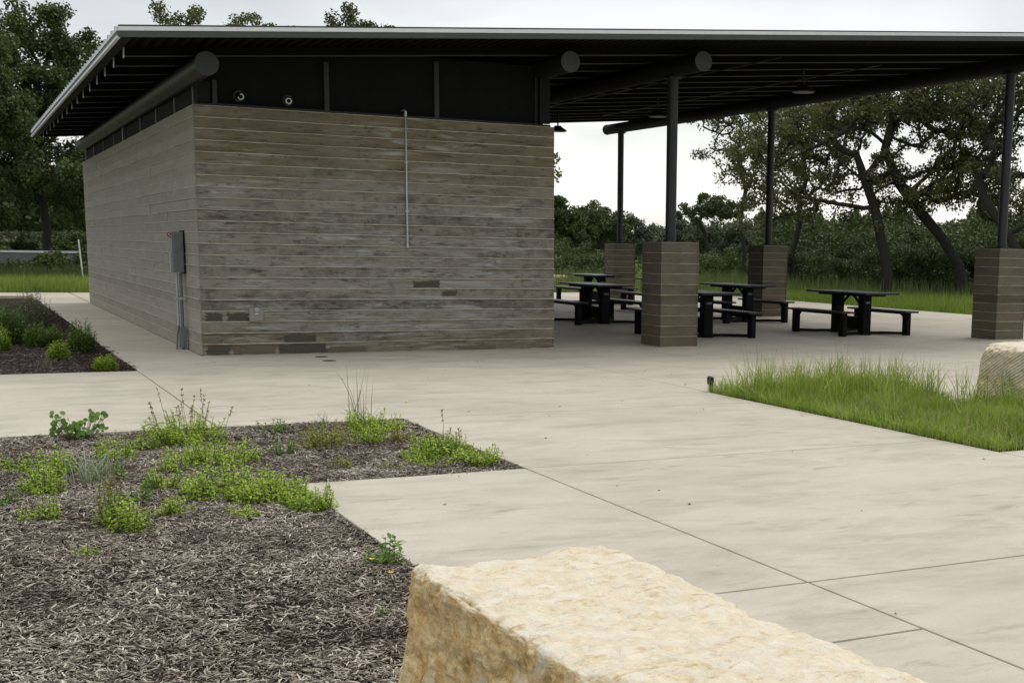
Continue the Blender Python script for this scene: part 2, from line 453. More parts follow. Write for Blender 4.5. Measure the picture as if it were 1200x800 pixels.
# ---- wood chips
def chips(name, rects, density_fn, mat, smin, smax, z, amp, maxn, label, matname='chip'):
    pts = []
    x0 = min(r[0] for r in rects); x1 = max(r[1] for r in rects); y0 = min(r[2] for r in rects); y1 = max(r[3] for r in rects)
    n = 0
    N = maxn*6
    xs = rng.uniform(x0, x1, N); ysr = rng.uniform(y0, y1, N); rr = rng.uniform(0, 1, N)
    keep = []
    for x, y, r in zip(xs, ysr, rr):
        if not any(a < x < b and c < y < d for a, b, c, d in rects): continue
        if r > density_fn(x, y): continue
        keep.append((x, y))
        if len(keep) >= maxn: break
    K = len(keep); keep = np.array(keep)
    L = rng.uniform(smin, smax, K)**1.0; L = smin+(smax-smin)*rng.beta(1.1, 4.0, K)
    W = L*rng.uniform(.04, .16, K)+.0022; T = rng.uniform(.0007, .0022, K)
    ang = rng.uniform(0, 2*math.pi, K); pit = rng.normal(0, .24 if amp else .04, K); bend = rng.normal(0, .12, K)*L
    zz = np.array([hgt(x, y, z, amp) for x, y in keep])+rng.uniform(.0, .016 if amp else .003, K)
    dx = np.cos(ang)*np.cos(pit); dy = np.sin(ang)*np.cos(pit); dz = np.sin(pit)
    d = np.stack([dx, dy, dz], 1); s = np.stack([-np.sin(ang), np.cos(ang), rng.normal(0, .25, K)], 1)
    upv = np.cross(d, s)
    c = np.stack([keep[:, 0], keep[:, 1], zz], 1)
    V = np.zeros((K, 12, 3), np.float32)
    for i, (tt, wf, bf) in enumerate(((-.5, .35, 0), (0, 1, 1), (.5, .45, 0))):
        cc = c+d*(L*tt)[:, None]+upv*(bend*bf*.5)[:, None]+s*(bend*bf)[:, None]
        for j, (sa, ua) in enumerate(((-1, -1), (1, -1), (1, 1), (-1, 1))):
            V[:, i*4+j] = cc+s*(W*wf*sa*.5)[:, None]+upv*(T*ua)[:, None]
    fs = [(0,1,2,3), (8,11,10,9)]
    for i in (0, 4):
        for j in range(4):
            k2 = (j+1) % 4; fs.append((i+j, i+4+j, i+4+k2, i+k2))
    Fc = (np.arange(K)*12)[:, None, None]+np.array(fs)[None]
    o = raw_mesh(name, V.reshape(-1, 3), Fc.reshape(-1, 4), mat)
    tag(o, label, 'mulch', kind='stuff'); return o
def dens1(x, y):
    # no chips out of sight under the camera; denser towards the viewer
    if x < -3.6 or y < -15.6: return 0
    bare = noise.noise(Vector((x*1.3, y*1.3, 11)))
    return (.55+.45*min(1, (-7-y)/5))*(1.0 if bare < .25 else .6)
chips('wood_chip_mulch', [(-3.6, BX0+.01, -15.6, -10.6), (-3.6, BX1+.01, -10.62, -7.56)], dens1, M['chip'], .010, .10, -.016, .022, 120000,
      'grey brown shredded wood chips covering the front planting bed')
chips('wood_chip_mulch', [(-2.9, BX0+.02, -2.07, 12)], lambda x, y: (1 if x < -1.5+.1*y*0 else .15)*(1 if y < 2 else .4), M['chip_grey'], .03, .10, -.03, .025, 7000,
      'pale grey wood chips in the bed beside the walkway')
chips('bark_mulch', [(-1.62, BX0+.06, -1.9, 14)], lambda x, y: 1, M['chip_dark'], .03, .12, -.02, .025, 9000,
      'dark reddish bark mulch strip along the walkway edge')

chips('spilled_chips', [(BX0-.01, BX0+.16, -15.0, -10.62), (BX0-.01, BX1+.1, -10.72, -10.60), (BX1, BX1+.12, -10.6, -7.6), (-2.9, BX1+.1, -7.57, -7.45)],
      lambda x, y: .5*max(0, noise.noise(Vector((x*2.5, y*2.5, 1)))+.2), M['chip'], .008, .05, .0015, 0, 420, 'stray wood chips spilled over the paving edge')
# stray chips and debris on the paving
K = 70
V = []; Fc = []
for i in range(K):
    x = random.uniform(BX0, 8); y = random.uniform(-15, -1.3)
    if GX0 < x < 9.4 and GY0 < y < GY1 or x < BX1 and y < -7.5 and y > -10.6 and x < BX1: continue
    a = random.uniform(0, 6.28); l = random.uniform(.006, .02); w = l*random.uniform(.3, .8)
    dx, dy = math.cos(a), math.sin(a); n = len(V)
    V += [(x-dx*l, y-dy*l, .001), (x+dy*w, y-dx*w, .004), (x+dx*l, y+dy*l, .002), (x-dy*w, y+dx*w, .005), (x, y, .009)]
    Fc += [(n,n+1,n+4), (n+1,n+2,n+4), (n+2,n+3,n+4), (n+3,n,n+4)]
o = raw_mesh('leaf_litter', V, Fc, M['chip_dark']); tag(o, 'tiny dark leaf bits scattered over the pale paving', 'litter', kind='stuff')

# ------------------------------------------------------------------ the shelter building
Wb, Lb, Hb = 5.28, 16.8, 3.40
zc = lambda x: 3.83+.083*x          # centre line height of the pipe beams
RT = .355                           # beam centre to roof top
B = empty('park_shelter', (0, 0, 0))
tag(B, 'board-marked concrete park building with long dark steel roof over a picnic terrace', 'building')

def board_wall(name, length, axis, mat, seed, h=Hb, period=.1545, thick=.22, fin=1.0):
    """courses of board-marked concrete; the boards differ in depth by a few millimetres, with thin fins between them"""
    r = random.Random(seed); m = MB()
    n = int(round(h/period)); 
    for k in range(n):
        z0, z1 = k*period, min(h, (k+1)*period)
        if k == n-1: z1 = h
        # split the course in boards
        a = 0.0
        while a < length-.01:
            b = min(length, a+r.choice((2.4, 3.0, 3.6, 4.8))*r.uniform(.7, 1))
            if length-b < .5: b = length
            d = r.uniform(0, .007)*fin
            if axis == 'x': m.box(a+.0, b-.0005, -d, thick, z0, z1-.0005)
            else: m.box(-d, thick, a, b-.0005, z0, z1-.0005)
            a = b
        # fin, broken into pieces
        a = 0.0
        while k and a < length:
            l = r.uniform(.25, 1.6); b = min(length, a+l)
            t = r.uniform(.002, .005)*fin; pr = r.uniform(.008, .016)*fin
            if r.random() < .85:
                if axis == 'x': m.box(a, b, -pr, .002, z0-t, z0+t)
                else: m.box(-pr, .002, a, b, z0-t, z0+t)
            a = b+r.uniform(0, .05)
    return m
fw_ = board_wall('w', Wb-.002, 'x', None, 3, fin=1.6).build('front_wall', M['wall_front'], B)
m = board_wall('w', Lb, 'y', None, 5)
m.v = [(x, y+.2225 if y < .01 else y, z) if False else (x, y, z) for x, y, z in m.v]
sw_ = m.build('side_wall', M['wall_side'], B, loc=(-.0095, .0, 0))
sw_.data.transform(Matrix.Translation((0, .0, 0)))
# keep the side wall clear of the front wall: start it 1 cm behind the front face line
sw_.location = (-.012, .012, 0)
MB().box(Wb-.22, Wb, .225, Lb, 0, Hb-.002).build('side_wall', M['wall_side'], B)
MB().box(.225, Wb-.225, Lb-.24, Lb-.01, 0, Hb-.004).build('back_wall', M['wall_side'], B)

# repair patches on the front wall (cement smears, real thin layers)
def patch(pts, mat, t=.0025):
    m = MB(); m.slab([(x, -.0075, z) for x, z in pts], [(x, -.0075-t, z) for x, z in pts])
    return m
M['patch_dark'] = soil('damp_cement', (.085, .082, .062), (.19, .18, .14), 16)
M['patch_tan'] = soil('tan_cement', (.17, .145, .095), (.27, .235, .17), 9)
def blob(x0, x1, z0, z1, n, seed):
    r = random.Random(seed); pts = []
    q = seed*7.3; H_ = z1-z0; n = 22
    nz = lambda a, b: noise.noise(Vector((a, q, b)))
    for i in range(n): pts.append((x0+(x1-x0)*i/(n-1), z0+.003+.05*H_*abs(nz(i*.7, 0))))
    for i in range(1, 7): pts.append((x1+.05*nz(i*.8, 3), z0+H_*i/7))
    for i in range(n):
        f = i/(n-1); pts.append((x1-(x1-x0)*f, z1-.004-H_*(.32*max(0, nz(f*3.1, 5))+.12*max(0, nz(f*13, 6)))))
    for i in range(1, 7): pts.append((x0+.05*nz(i*.8, 9), z1-H_*i/7))
    return pts
for i, (a, b_, c_, d_, mt) in enumerate(((.05, .27, .475, .60, 'patch_dark'), (.33, .62, .475, .60, 'patch_dark'),
        (3.00, 3.42, .94, 1.06, 'patch_dark'), (3.46, 3.68, .82, .90, 'patch_dark'), (1.12, 1.55, .165, .28, 'patch_dark'),
        (.05, .36, .01, .14, 'patch_dark'), (.40, .52, .015, .13, 'patch_tan'), (.56, .98, .015, .14, 'patch_tan'),
        (1.02, 1.70, .01, .145, 'patch_dark'), (1.75, 2.3, .015, .10, 'patch_tan'), (3.7, 4.3, .012, .07, 'patch_tan'))):
    patch(blob(a, b_, c_, d_, 9, i), None).build('cement_patch', M[mt], fw_)
# snap-tie holes
for z in (3.22, 2.76, 1.9):
    for x in (.58, 1.2, 2.35, 3.6, 4.2):
        if random.random() < .8:
            MB().tube([(x, -.0072, z), (x, -.013, z)], .018, 12).build('tie_cover', M['patch_tan'], fw_)

# clerestory over the front wall: dark panels, mullions, angle, end posts
cl = MB().box(.14, Wb-.12, .16, .20, Hb, 4.30).build('clerestory_panel', M['panel'], B)
for x in (1.83, 3.45): MB().box(x-.035, x+.035, .12, .158, Hb+.042, zc(x)+.13).build('mullion', M['steel'], B)
for x in (.30, Wb-.235): MB().box(x-.03, x+.03, .12, .158, Hb+.042, zc(x)-.10).build('mullion', M['steel'], B)
MB().box(.02, Wb-.02, .10, .158, Hb+.002, Hb+.04).build('sill_angle', M['steel'], B)
for x in (.14, 5.14):
    MB().box(x-.085, x+.085, .03, .098, Hb+.045, zc(x)-.12).build('end_post', M['steel_soft'], B)
# clerestory over the side wall
sc = MB().box(.10, .14, .22, Lb, Hb, 3.84).build('clerestory_panel', M['panel'], B)
for y in (.56, 2.30, 4.32, 6.38, 10.70, 12.8, 14.9): MB().box(.076, .098, y-.025, y+.025, Hb+.002, 3.70).build('mullion', M['mull'], B)
for y in (8.9, Lb-.1): MB().box(.055, .098, y-.06, y+.06, Hb+.002, 3.70).build('mullion', M['mull'], B)
MB().box(.045, .099, .25, Lb, 3.70, 3.722).build('window_head', M['mull'], B)
MB().box(Wb-.16, Wb-.12, .25, Lb-.1, Hb, 4.15).build('clerestory_panel', M['panel'], B)
MB().box(.2, Wb-.2, Lb-.14, Lb-.10, Hb, 4.1).build('clerestory_panel', M['panel'], B)

# pipe beams
BEAMS = (.03, 5.12, 7.35, 14.41)
YF, YB = -.98, 17.45
for x in BEAMS:
    b = MB().tube([(x, YF+.004, zc(x)), (x, YB, zc(x))], .145, 40).build('pipe_beam', M['steel_soft'] if x > 1 else M['steel'], B, smooth=True)
    for y in (YF, YB+.006):
        MB().tube([(x, y-.004, zc(x)), (x, y+.003, zc(x))], .150, 40).build('beam_cap', M['cap'], b, smooth=True)
# roof: deck, roofing, fascias, purlins
XL, XR, YR0, YR1 = -1.09, 16.4, -1.72, 17.08
top = lambda x: zc(x)+RT
def deckmesh(x0, x1, y0, y1, dz, pitch_, h):
    """corrugated sheet, ribs along Y"""
    n = int((x1-x0)/pitch_); prof = []
    for i in range(n):
        a = x0+i*pitch_
        for f, q in ((0, 0), (.30, 0), (.42, 1), (.80, 1), (.92, 0)): prof.append((a+f*pitch_, q*h))
    V = []; Fc = []
    for x, q in prof:
        for y in (y0, y1): V.append((x, y, top(x)+dz+q))
    for i in range(len(prof)-1): Fc.append((2*i, 2*i+2, 2*i+3, 2*i+1))
    return V, Fc
roof = MB().slab([(XL+.02, YR0+.02, top(XL)-.028), (XR-.02, YR0+.02, top(XR)-.028), (XR-.02, YR1-.02, top(XR)-.028), (XL+.02, YR1-.02, top(XL)-.028)],
                 [(XL+.02, YR0+.02, top(XL)-.012), (XR-.02, YR0+.02, top(XR)-.012), (XR-.02, YR1-.02, top(XR)-.012), (XL+.02, YR1-.02, top(XL)-.012)]).build('roof', M['galv'], B)
V, Fc = deckmesh(XL+.10, XR-.06, YR0+.05, YR1-.05, -.085, .152, .052)
dk = raw_mesh('soffit_deck', V, Fc, M['deck'], roof)
m = MB()
y = YR0+.25
while y < YR1:
    m.slab([(XL-.02, y-.014, top(XL)-.010), (XR, y-.014, top(XR)-.010), (XR, y+.014, top(XR)-.010), (XL-.02, y+.014, top(XL)-.010)],
           [(XL-.02, y-.010, top(XL)+.028), (XR, y-.010, top(XR)+.028), (XR, y+.010, top(XR)+.028), (XL-.02, y+.010, top(XL)+.028)])
    y += .406
m.build('roofing_rib', M['galv'], roof)
def fascia(y0, y1, dz0, dz1, mat, nm):
    MB().slab([(XL, y0, top(XL)+dz0), (XR, y0, top(XR)+dz0), (XR, y1, top(XR)+dz0), (XL, y1, top(XL)+dz0)],
              [(XL, y0, top(XL)+dz1), (XR, y0, top(XR)+dz1), (XR, y1, top(XR)+dz1), (XL, y1, top(XL)+dz1)]).build(nm, mat, roof)
fascia(YR0-.012, YR0+.03, -.050, .0, M['fascia'], 'fascia')
fascia(YR0-.014, YR0+.028, .002, .018, M['steel'], 'fascia_cap')
fascia(YR0-.006, YR0+.05, -.122, -.052, M['lip'], 'fascia_lip')
fascia(YR1-.03, YR1+.012, -.12, .0, M['steel'], 'fascia')
for xx, s in ((XL, -1), (XR, 1)):
    za = top(xx)
    a, b_ = (xx-.014, xx+.03) if s < 0 else (xx-.03, xx+.014)
    MB().box(a, b_, YR0+.03, YR1-.03, za-.045, za-.004).build('fascia', M['fascia'], roof)
    MB().box(a+.010, b_-.004, YR0+.05, YR1-.05, za-.10, za-.048).build('fascia_lip', M['steel'], roof)
    MB().box(a-.006, b_-.012, YR0+.03, YR1-.03, za-.135, za-.1035).build('drip_edge', M['fascia'] if s < 0 else M['steel'], roof)
    MB().box(a+.03, a+.17, YR0+.06, YR1-.06, za-.115, za-.105).build('eave_soffit', M['steel_soft'], roof) if s < 0 else None
# purlins: C sections along X
k = 0
y = -.42
xa, xb = XL+.20, XR-.25
while y < YR1-.2:
    m = MB()
    t0, t1 = -.083, -.205
    w = .07
    def bar(y0, y1, d0, d1):
        m.slab([(xa, y0, top(xa)+d0), (xb, y0, top(xb)+d0), (xb, y1, top(xb)+d0), (xa, y1, top(xa)+d0)],
               [(xa, y0, top(xa)+d1), (xb, y0, top(xb)+d1), (xb, y1, top(xb)+d1), (xa, y1, top(xa)+d1)])
    bar(y, y+.006, t1+.0125, t0); bar(y+.0065, y+w, t0-.006, t0)
    m.cur = 1; bar(y-.012, y+w, t1, t1+.012)  # paler flange against black web: light from below put into the colours
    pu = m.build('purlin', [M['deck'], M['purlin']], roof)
    MB().box(xa-.010, xa-.001, y-.010, y+w+.02, top(xa)+t1-.012, top(xa)+t0-.004).build('end_plate', M['fascia'], pu)  # paler than the purlin: light caught from the left put into the colour
    y += 1.168; k += 1
# conduits under the roof
m = MB()
for (x0, y0, x1, y1) in ((9.2, -.3, 9.2, 14), (12.2, 1.0, 12.2, 13)):
    m.tube([(x0, y0, top(x0)-.225), (x1, y1, top(x1)-.225)], .012, 8)
m.build('conduit', M['steel'], roof)

# piers and columns
S = .668; HP = 1.68
def pier(x, y, seed):
    r = random.Random(seed); m = MB()
    n = 10
    for k in range(n):
        z0, z1 = k*.168, (k+1)*.168-.0005
        if k == n-1: z1 = HP
        d = r.uniform(0, .004)
        m.box(x-d, x+S+d, y-d, y+S+d, z0, z1)
        if k:
            t = r.uniform(.001, .0025)
            m.box(x-.008, x+S+.008, y-.008, y+S+.008, z0-t, z0+t)
    for (cx_, cy_) in ((x, y), (x+S, y), (x, y+S), (x+S, y+S)):
        m.box(cx_-.009, cx_+.009, cy_-.009, cy_+.009, 0, HP-.001)
    p = m.build('pier', M['pier'], B)
    MB().box(x-.004, x+S+.004, y-.004, y+S+.004, HP+.001, HP+.010).build('pier_top', M['patch_tan'], p)
    cx_, cy_ = x+S/2, y+S/2
    c = MB().tube([(cx_, cy_, HP+.025), (cx_, cy_, zc(cx_)-.10)], .088, 28).build('column', M['steel'], B, smooth=True)
    MB().box(cx_-.15, cx_+.15, cy_-.15, cy_+.15, HP+.0105, HP+.026).build('base_plate', M['steel'], c)
    MB().box(cx_-.11, cx_+.11, cy_-.11, cy_+.11, zc(cx_)-.165, zc(cx_)-.135).build('cap_plate', M['steel'], c)
pier(7.02, -.31, 1); pier(14.07, -.36, 2); pier(14.07, 7.92, 3); pier(14.07, 16.16, 4)
pier(7.02, 16.16, 5)

# ------------------------------------------------------------------ things mounted on the shelter
def seccam(x, z, lab, tilt):
    t = empty('security_camera', (x, .16, z)); tag(t, lab, 'camera', 'round security cameras on the dark panel')
    MB().tube([(0, -.001, 0), (0, -.03, 0)], .075, 24).build('mount', M['steel'], t, smooth=True)
    MB().tube([(0, -.031, 0), (tilt*.3, -.07, -.01)], [.055, .050], 24).build('housing', M['panel'], t, smooth=True)
    a = 24; m = MB(); pts = []
    for i in range(a+1):
        q = 2*math.pi*i/a; pts.append((tilt*.35+.036*math.cos(q), -.074, -.01+.036*math.sin(q)))
    m.tube(pts, .009, 8, False); m.build('ring', M['white'], t, smooth=True)
seccam(.62, 3.56, 'round security camera nearest the corner, on the dark panel above the wall', .05)
seccam(1.285, 3.545, 'round security camera second from the corner, on the same dark panel', 0)

t = empty('wall_conduit', (2.925, 0, 1.56)); tag(t, 'thin galvanised conduit pipe running up the middle of the front wall', 'pipe')
MB().tube([(0, -.035, 0), (0, -.035, 1.90), (0, .0, 1.945), (0, .15, 1.95)], .0135, 14).build('pipe', M['galv'], t, smooth=True)
MB().tube([(0, -.035, -.035), (0, -.035, .03)], .019, 14).build('end_fitting', M['galv'], t, smooth=True)
MB().tube([(0, -.035, 1.86), (0, -.035, 1.93)], .021, 14).build('coupling', M['galv'], t, smooth=True)
for z in (.5, 1.2):
    MB().box(-.028, .028, -.038, -.012, z-.010, z+.010).build('strap', M['galv'], t)

t = empty('outlet_box', (.725, -.013, .47)); tag(t, 'small pale metal outlet cover low on the front wall', 'outlet')
MB().box(-.095, .095, -.035, 0, 0, .185).build('cover_plate', metal_paint('outlet_grey', (.26, .245, .21), .5), t, bevel=.008)
MB().tube([(-.0, -.036, .155), (0, -.075, .165)], .035, 16).build('knob', metal_paint('outlet_grey2', (.30, .29, .26), .5), t, smooth=True)
MB().box(-.02, .025, -.045, -.0355, .10, .118).build('latch', M['white'], t)

t = empty('electric_disconnect', (-.03, 1.15, 1.12)); tag(t, 'grey electrical switch box with red handle on the side wall', 'switch box')
bx = MB().box(-.165, 0, 0, .34, 0, .58).build('cabinet', M['elec'], t, bevel=.006)
MB().box(-.012, .024, -.012, .352, -.012, .60).build('standoff_shade', M['panel'], t)  # black slab drawn for the shadow in the gap between cabinet and wall
MB().tube([(-.085, -.003, .40), (-.085, -.016, .40)], .062, 8).build('hub_cover', M['elec'], bx)
MB().box(-.155, -.10, -.008, -.002, .02, .55).build('door_seam', M['elec'], bx)
m = MB().tube([(-.160, .06, .50), (-.205, .06, .52), (-.215, .06, .56), (-.180, .06, .57), (-.170, .06, .53)], .009, 10); m.build('handle', M['redp'], t)
m = MB().tube([(-.165, .03, -.02), (-.19, .03, .0), (-.19, .03, .30)], .010, 8); m.build('lever_rod', M['galv'], t)
t2 = empty('conduit_run', (-.08, 1.25, 0)); tag(t2, 'two grey conduits dropping from the switch box to the paving', 'pipe')
MB().tube([(0, 0, -.02), (0, 0, 1.11)], .022, 14).build('pipe', M['elec'], t2, smooth=True)
MB().tube([(-.055, 0, .0), (-.055, 0, .10), (-.055, -.0, 1.11)], .016, 12).build('pipe', M['galv'], t2, smooth=True)
MB().tube([(-.10, -.06, 0), (-.085, -.03, .22), (-.057, -.02, .35)], .014, 12).build('pipe', M['elec'], t2, smooth=True)
MB().box(-.095, .062, -.028, .028, .72, .76).build('strut_clamp', M['galv'], t2)
MB().box(-.04, .04, -.08, -.03, .02, .34).build('junction_box', M['elec'], t2, bevel=.005)

# pendant lights (unlit)
for i, (x, y) in enumerate(((10.7, 1.3), (10.75, 7.1), (10.4, 11.8))):
    t = empty('pendant_light', (x, y, zc(x)-.30))
    tag(t, ['unlit dark high-bay light nearest the viewer under the roof', 'unlit dark high-bay light second from the front, behind the middle column',
            'unlit dark high-bay light farthest back, just beside the wall edge'][i], 'light', 'high-bay lights under the roof')
    MB().tube([(0, 0, .09), (0, 0, .42)], .02, 10).build('stem', M['steel'], t)
    MB().tube([(0, 0, 0), (0, 0, .03), (0, 0, .10), (0, 0, .13)], [.22, .21, .10, .08], 24).build('shade', M['steel_soft'], t, smooth=True)
    MB().tube([(0, 0, -.012), (0, 0, -.002)], .19, 24).build('lens', metal_paint('lens_grey', (.10, .10, .095), .4), t, smooth=True)

# small service covers flush in the paving
for (x, y, s, lab) in ((1.47, -.66, .085, 'round dark cleanout cover nearer the wall on the paving'), (1.42, -1.32, .09, 'round dark cleanout cover farther out from the wall on the paving')):
    c = MB().tube([(0, 0, .000), (0, 0, .006)], s, 24).build('cleanout_cover', metal_paint('iron', (.045, .04, .033), .7), None, loc=(x, y, 0))
    tag(c, lab, 'cover', 'cleanout covers in the paving')

# ------------------------------------------------------------------ picnic tables
def make_table():
    t = empty('picnic_table')
    m = MB()
    for i in range(3): m.box(-.40+i*.268, -.40+i*.268+.262, -1.0, 1.0, .785, .82)
    m.build('tabletop', M['black'], t, bevel=.006)
    MB().box(-.30, .30, -.70, .70, .745, .784).build('top_frame', M['blackleg'], t)
    for s in (-1, 1):
        x = s*.75
        st = MB().box(x-.15, x+.15, -.98, .98, .435, .47).build('bench_seat', M['black'], t, bevel=.006)
        for e in (-1, 1):
            y = e*.80
            m = MB().box(x-.045, x+.045, y-.075, y+.075, 0, .434)
            # curved gusset below the seat
            yi = y-e*.075
            m.slab([(x-.03, yi, .28), (x-.03, yi, .433), (x-.03, yi-e*.20, .433), (x-.03, yi-e*.10, .405), (x-.03, yi-e*.035, .36)],
                   [(x+.03, yi, .28), (x+.03, yi, .433), (x+.03, yi-e*.20, .433), (x+.03, yi-e*.10, .405), (x+.03, yi-e*.035, .36)])
            m.build('leg', M['blackleg'], t)
        MB().box(x-.10, x+.10, -.7, .7, .405, .434).build('seat_frame', M['blackleg'], st)
    for e in (-1, 1):
        u = MB().box(-.09, .09, e*.45-.09, e*.45+.09, 0, .744).build('upright', M['blackleg'], t)
        MB().box(-.06, .06, e*.45-.14, e*.45+.14, .0, .02).build('foot_plate', M['blackleg'], u)
        m = MB()
        for s in (-1, 1):
            p = [(s*.085, e*.45), (s*.45, e*.52), (s*.75, e*.74)]
            for a, b in zip(p, p[1:]):
                d = Vector((b[0]-a[0], b[1]-a[1], 0)).normalized(); n = Vector((-d.y, d.x, 0))*.03
                q = [(a[0]-n.x, a[1]-n.y), (b[0]-n.x, b[1]-n.y), (b[0]+n.x, b[1]+n.y), (a[0]+n.x, a[1]+n.y)]
                m.slab([(x_, y_, .012) for x_, y_ in q], [(x_, y_, .065) for x_, y_ in q])
        m.build('base_rail', M['blackleg'], t)
        m = MB().slab([(-.02, e*.36, .52), (-.02, e*.36, .57), (-.02, e*.10, .744), (-.02, e*.05, .744)],
                      [(.02, e*.36, .52), (.02, e*.36, .57), (.02, e*.10, .744), (.02, e*.05, .744)])
        m.build('brace', M['blackleg'], t)
    MB().box(-.05, .05, -.36, .36, .10, .34).build('centre_panel', M['blackleg'], t)
    MB().box(-.055, .055, -.548, -.5405, .60, .64).build('sticker', metal_paint('sticker', (.12, .14, .30), .5), t)
    return t
T0 = make_table()
def copy_tree(o, parent=None):
    c = o.copy(); col.objects.link(c)
    if parent: c.parent = parent
    for ch in o.children: copy_tree(ch, c)
    return c
spots = [(12.4, 1.95, 'black picnic table alone on the open right, fully in view before the tall grass'),
         (8.95, 2.05, 'black picnic table partly hidden behind the near middle pier'),
         (8.95, 6.4, 'black picnic table just past the wall edge, nearest one in the left gap'),
         (12.4, 6.3, 'black picnic table right in front of the dark sided middle pier'),
         (12.9, 15.0, 'black picnic table farthest left and farthest away, only its top clear of the others'),
         (12.9, 10.8, 'black picnic table whose far end shows just left of the near middle pier')]
for i, (x, y, lab) in enumerate(spots):
    o = T0 if i == 0 else copy_tree(T0)
    o.location = (x, y, 0)
    tag(o, lab, 'picnic table', 'black picnic tables under the roof')

# ------------------------------------------------------------------ rocks
def rock(name, cx, cy, lx, ly, h, mat, seed, rz=0, rough=1.0, n=64, taper=.05, power=16, dips=0):
    """quarried block: a superellipsoid with broken, pitted sides and a gently uneven bedding face on top"""
    bm = bmesh.new()
    bmesh.ops.create_cube(bm, size=1)
    bmesh.ops.subdivide_edges(bm, edges=bm.edges[:], cuts=n, use_grid_fill=True)
    off = Vector((seed*3.7, seed*1.9, seed*.7))
    for v in bm.verts:
        p = v.co*2
        k = (abs(p.x)**power+abs(p.y)**power+abs(p.z)**power)**(-1/power)
        p = p*k
        g = Vector([math.copysign(abs(c)**(power*.35), c) for c in p]); g.normalize()
        w = Vector((p.x*.5*lx, p.y*.5*ly, (p.z*.5+.5)*h))
        w.x *= 1+taper*(1-w.z/h); w.y *= 1+taper*(1-w.z/h)
        q = w+off
        topn = max(0, g.z)**2
        big = noise.noise(q*1.7)*.050+noise.noise(q*3.9)*.026
        mid = noise.noise(q*9)*.013+noise.noise(q*21)*.008
        fine = noise.noise(q*48)*.0045+noise.noise(q*95)*.002
        pit = -max(0, noise.noise(q*13+Vector((5, 5, 5)))-.18)*.05
        edge = (1-max(abs(g.x), abs(g.y), abs(g.z)))   # 0 on faces, large on arrises
        chip = -max(0, noise.noise(q*5.2)+.12)*.16*edge-max(0, noise.noise(q*14))*.07*edge
        amp = rough*(1-.62*topn)
        w += g*(big*amp*(1-.4*topn)+(mid+pit)*amp+fine*rough+chip*rough)
        v.co = w
    me = bpy.data.meshes.new(name); bm.to_mesh(me); bm.free()
    me.materials.append(mat)
    o = bpy.data.objects.new(name, me); col.objects.link(o)
    o.location = (cx, cy, -.03); o.rotation_euler = (0, 0, rz)
    me.polygons.foreach_set('use_smooth', [True]*len(me.polygons))
    return o
o = rock('limestone_boulder', -1.235, -16.25, .81, 2.62, .50, M['stone'], 2.3, R(1.6), .9, n=190, taper=.085)
tag(o, 'large pale cream limestone block in the near foreground', 'boulder')
o = rock('limestone_boulder', 7.72, -8.62, 1.75, .85, .66, M['stone_saw'], 5.1, R(0), 1.1, n=70, taper=.06, power=12)
tag(o, 'limestone block with sawn grooved end standing in the grass bed', 'boulder')

o = rock('limestone_boulder', 17.75, 29.1, .9, .7, .5, M['stone'], 8.1, R(30), 1.5, n=14, taper=.1, power=6)
tag(o, 'small pale rock in the far grass beside the building edge', 'boulder')

# ------------------------------------------------------------------ grass
def blades(name, P, H, W, mat, lean=.25, segs=3, label='', cat='grass', wind=None):
    """P (n,2or3) base points, H heights, W widths"""
    n = len(P); ang = rng.uniform(0, 2*math.pi, n)
    la = rng.uniform(0, 2*math.pi, n); ln = np.abs(rng.normal(0, lean, n))
    side = np.stack([np.cos(ang), np.sin(ang), np.zeros(n)], 1)
    ld = np.stack([np.cos(la), np.sin(la), np.zeros(n)], 1)
    V = np.zeros((n, 2*segs+1, 3), np.float32)
    base = np.zeros((n, 3)); base[:, :P.shape[1]] = P
    for i in range(segs+1):
        f = i/segs
        c = base+ld*(H*ln*f*f)[:, None]; c[:, 2] += H*(f-.25*ln*f*f)
        if i < segs:
            w = (W*(1-f*.6)*.5)[:, None]
            V[:, 2*i] = c-side*w; V[:, 2*i+1] = c+side*w
        else: V[:, 2*segs] = c
    fs = [(2*i, 2*i+1, 2*i+3, 2*i+2) for i in range(segs-1)]
    a = 2*(segs-1); tri = (a, a+1, 2*segs, 2*segs)
    off = (np.arange(n)*(2*segs+1))[:, None, None]
    Fq = (off+np.array(fs)[None]).reshape(-1, 4)
    # tips as triangles in a second pass: use quads with a shared vertex split
    V2 = V.reshape(-1, 3)
    Ft = (off[:, 0]+np.array([a, a+1, 2*segs])[None])
    me = bpy.data.meshes.new(name)
    me.vertices.add(len(V2)); me.vertices.foreach_set('co', V2.ravel())
    loops = np.concatenate([Fq.ravel(), Ft.ravel()]).astype(np.int32)
    me.loops.add(len(loops)); me.loops.foreach_set('vertex_index', loops)
    me.polygons.add(len(Fq)+len(Ft))
    st = np.concatenate([np.arange(len(Fq))*4, len(Fq)*4+np.arange(len(Ft))*3]).astype(np.int32)
    me.polygons.foreach_set('loop_start', st)
    me.materials.append(mat); me.update(calc_edges=True)
    o = bpy.data.objects.new(name, me); col.objects.link(o)
    if label: tag(o, label, cat, kind='stuff')
    return o

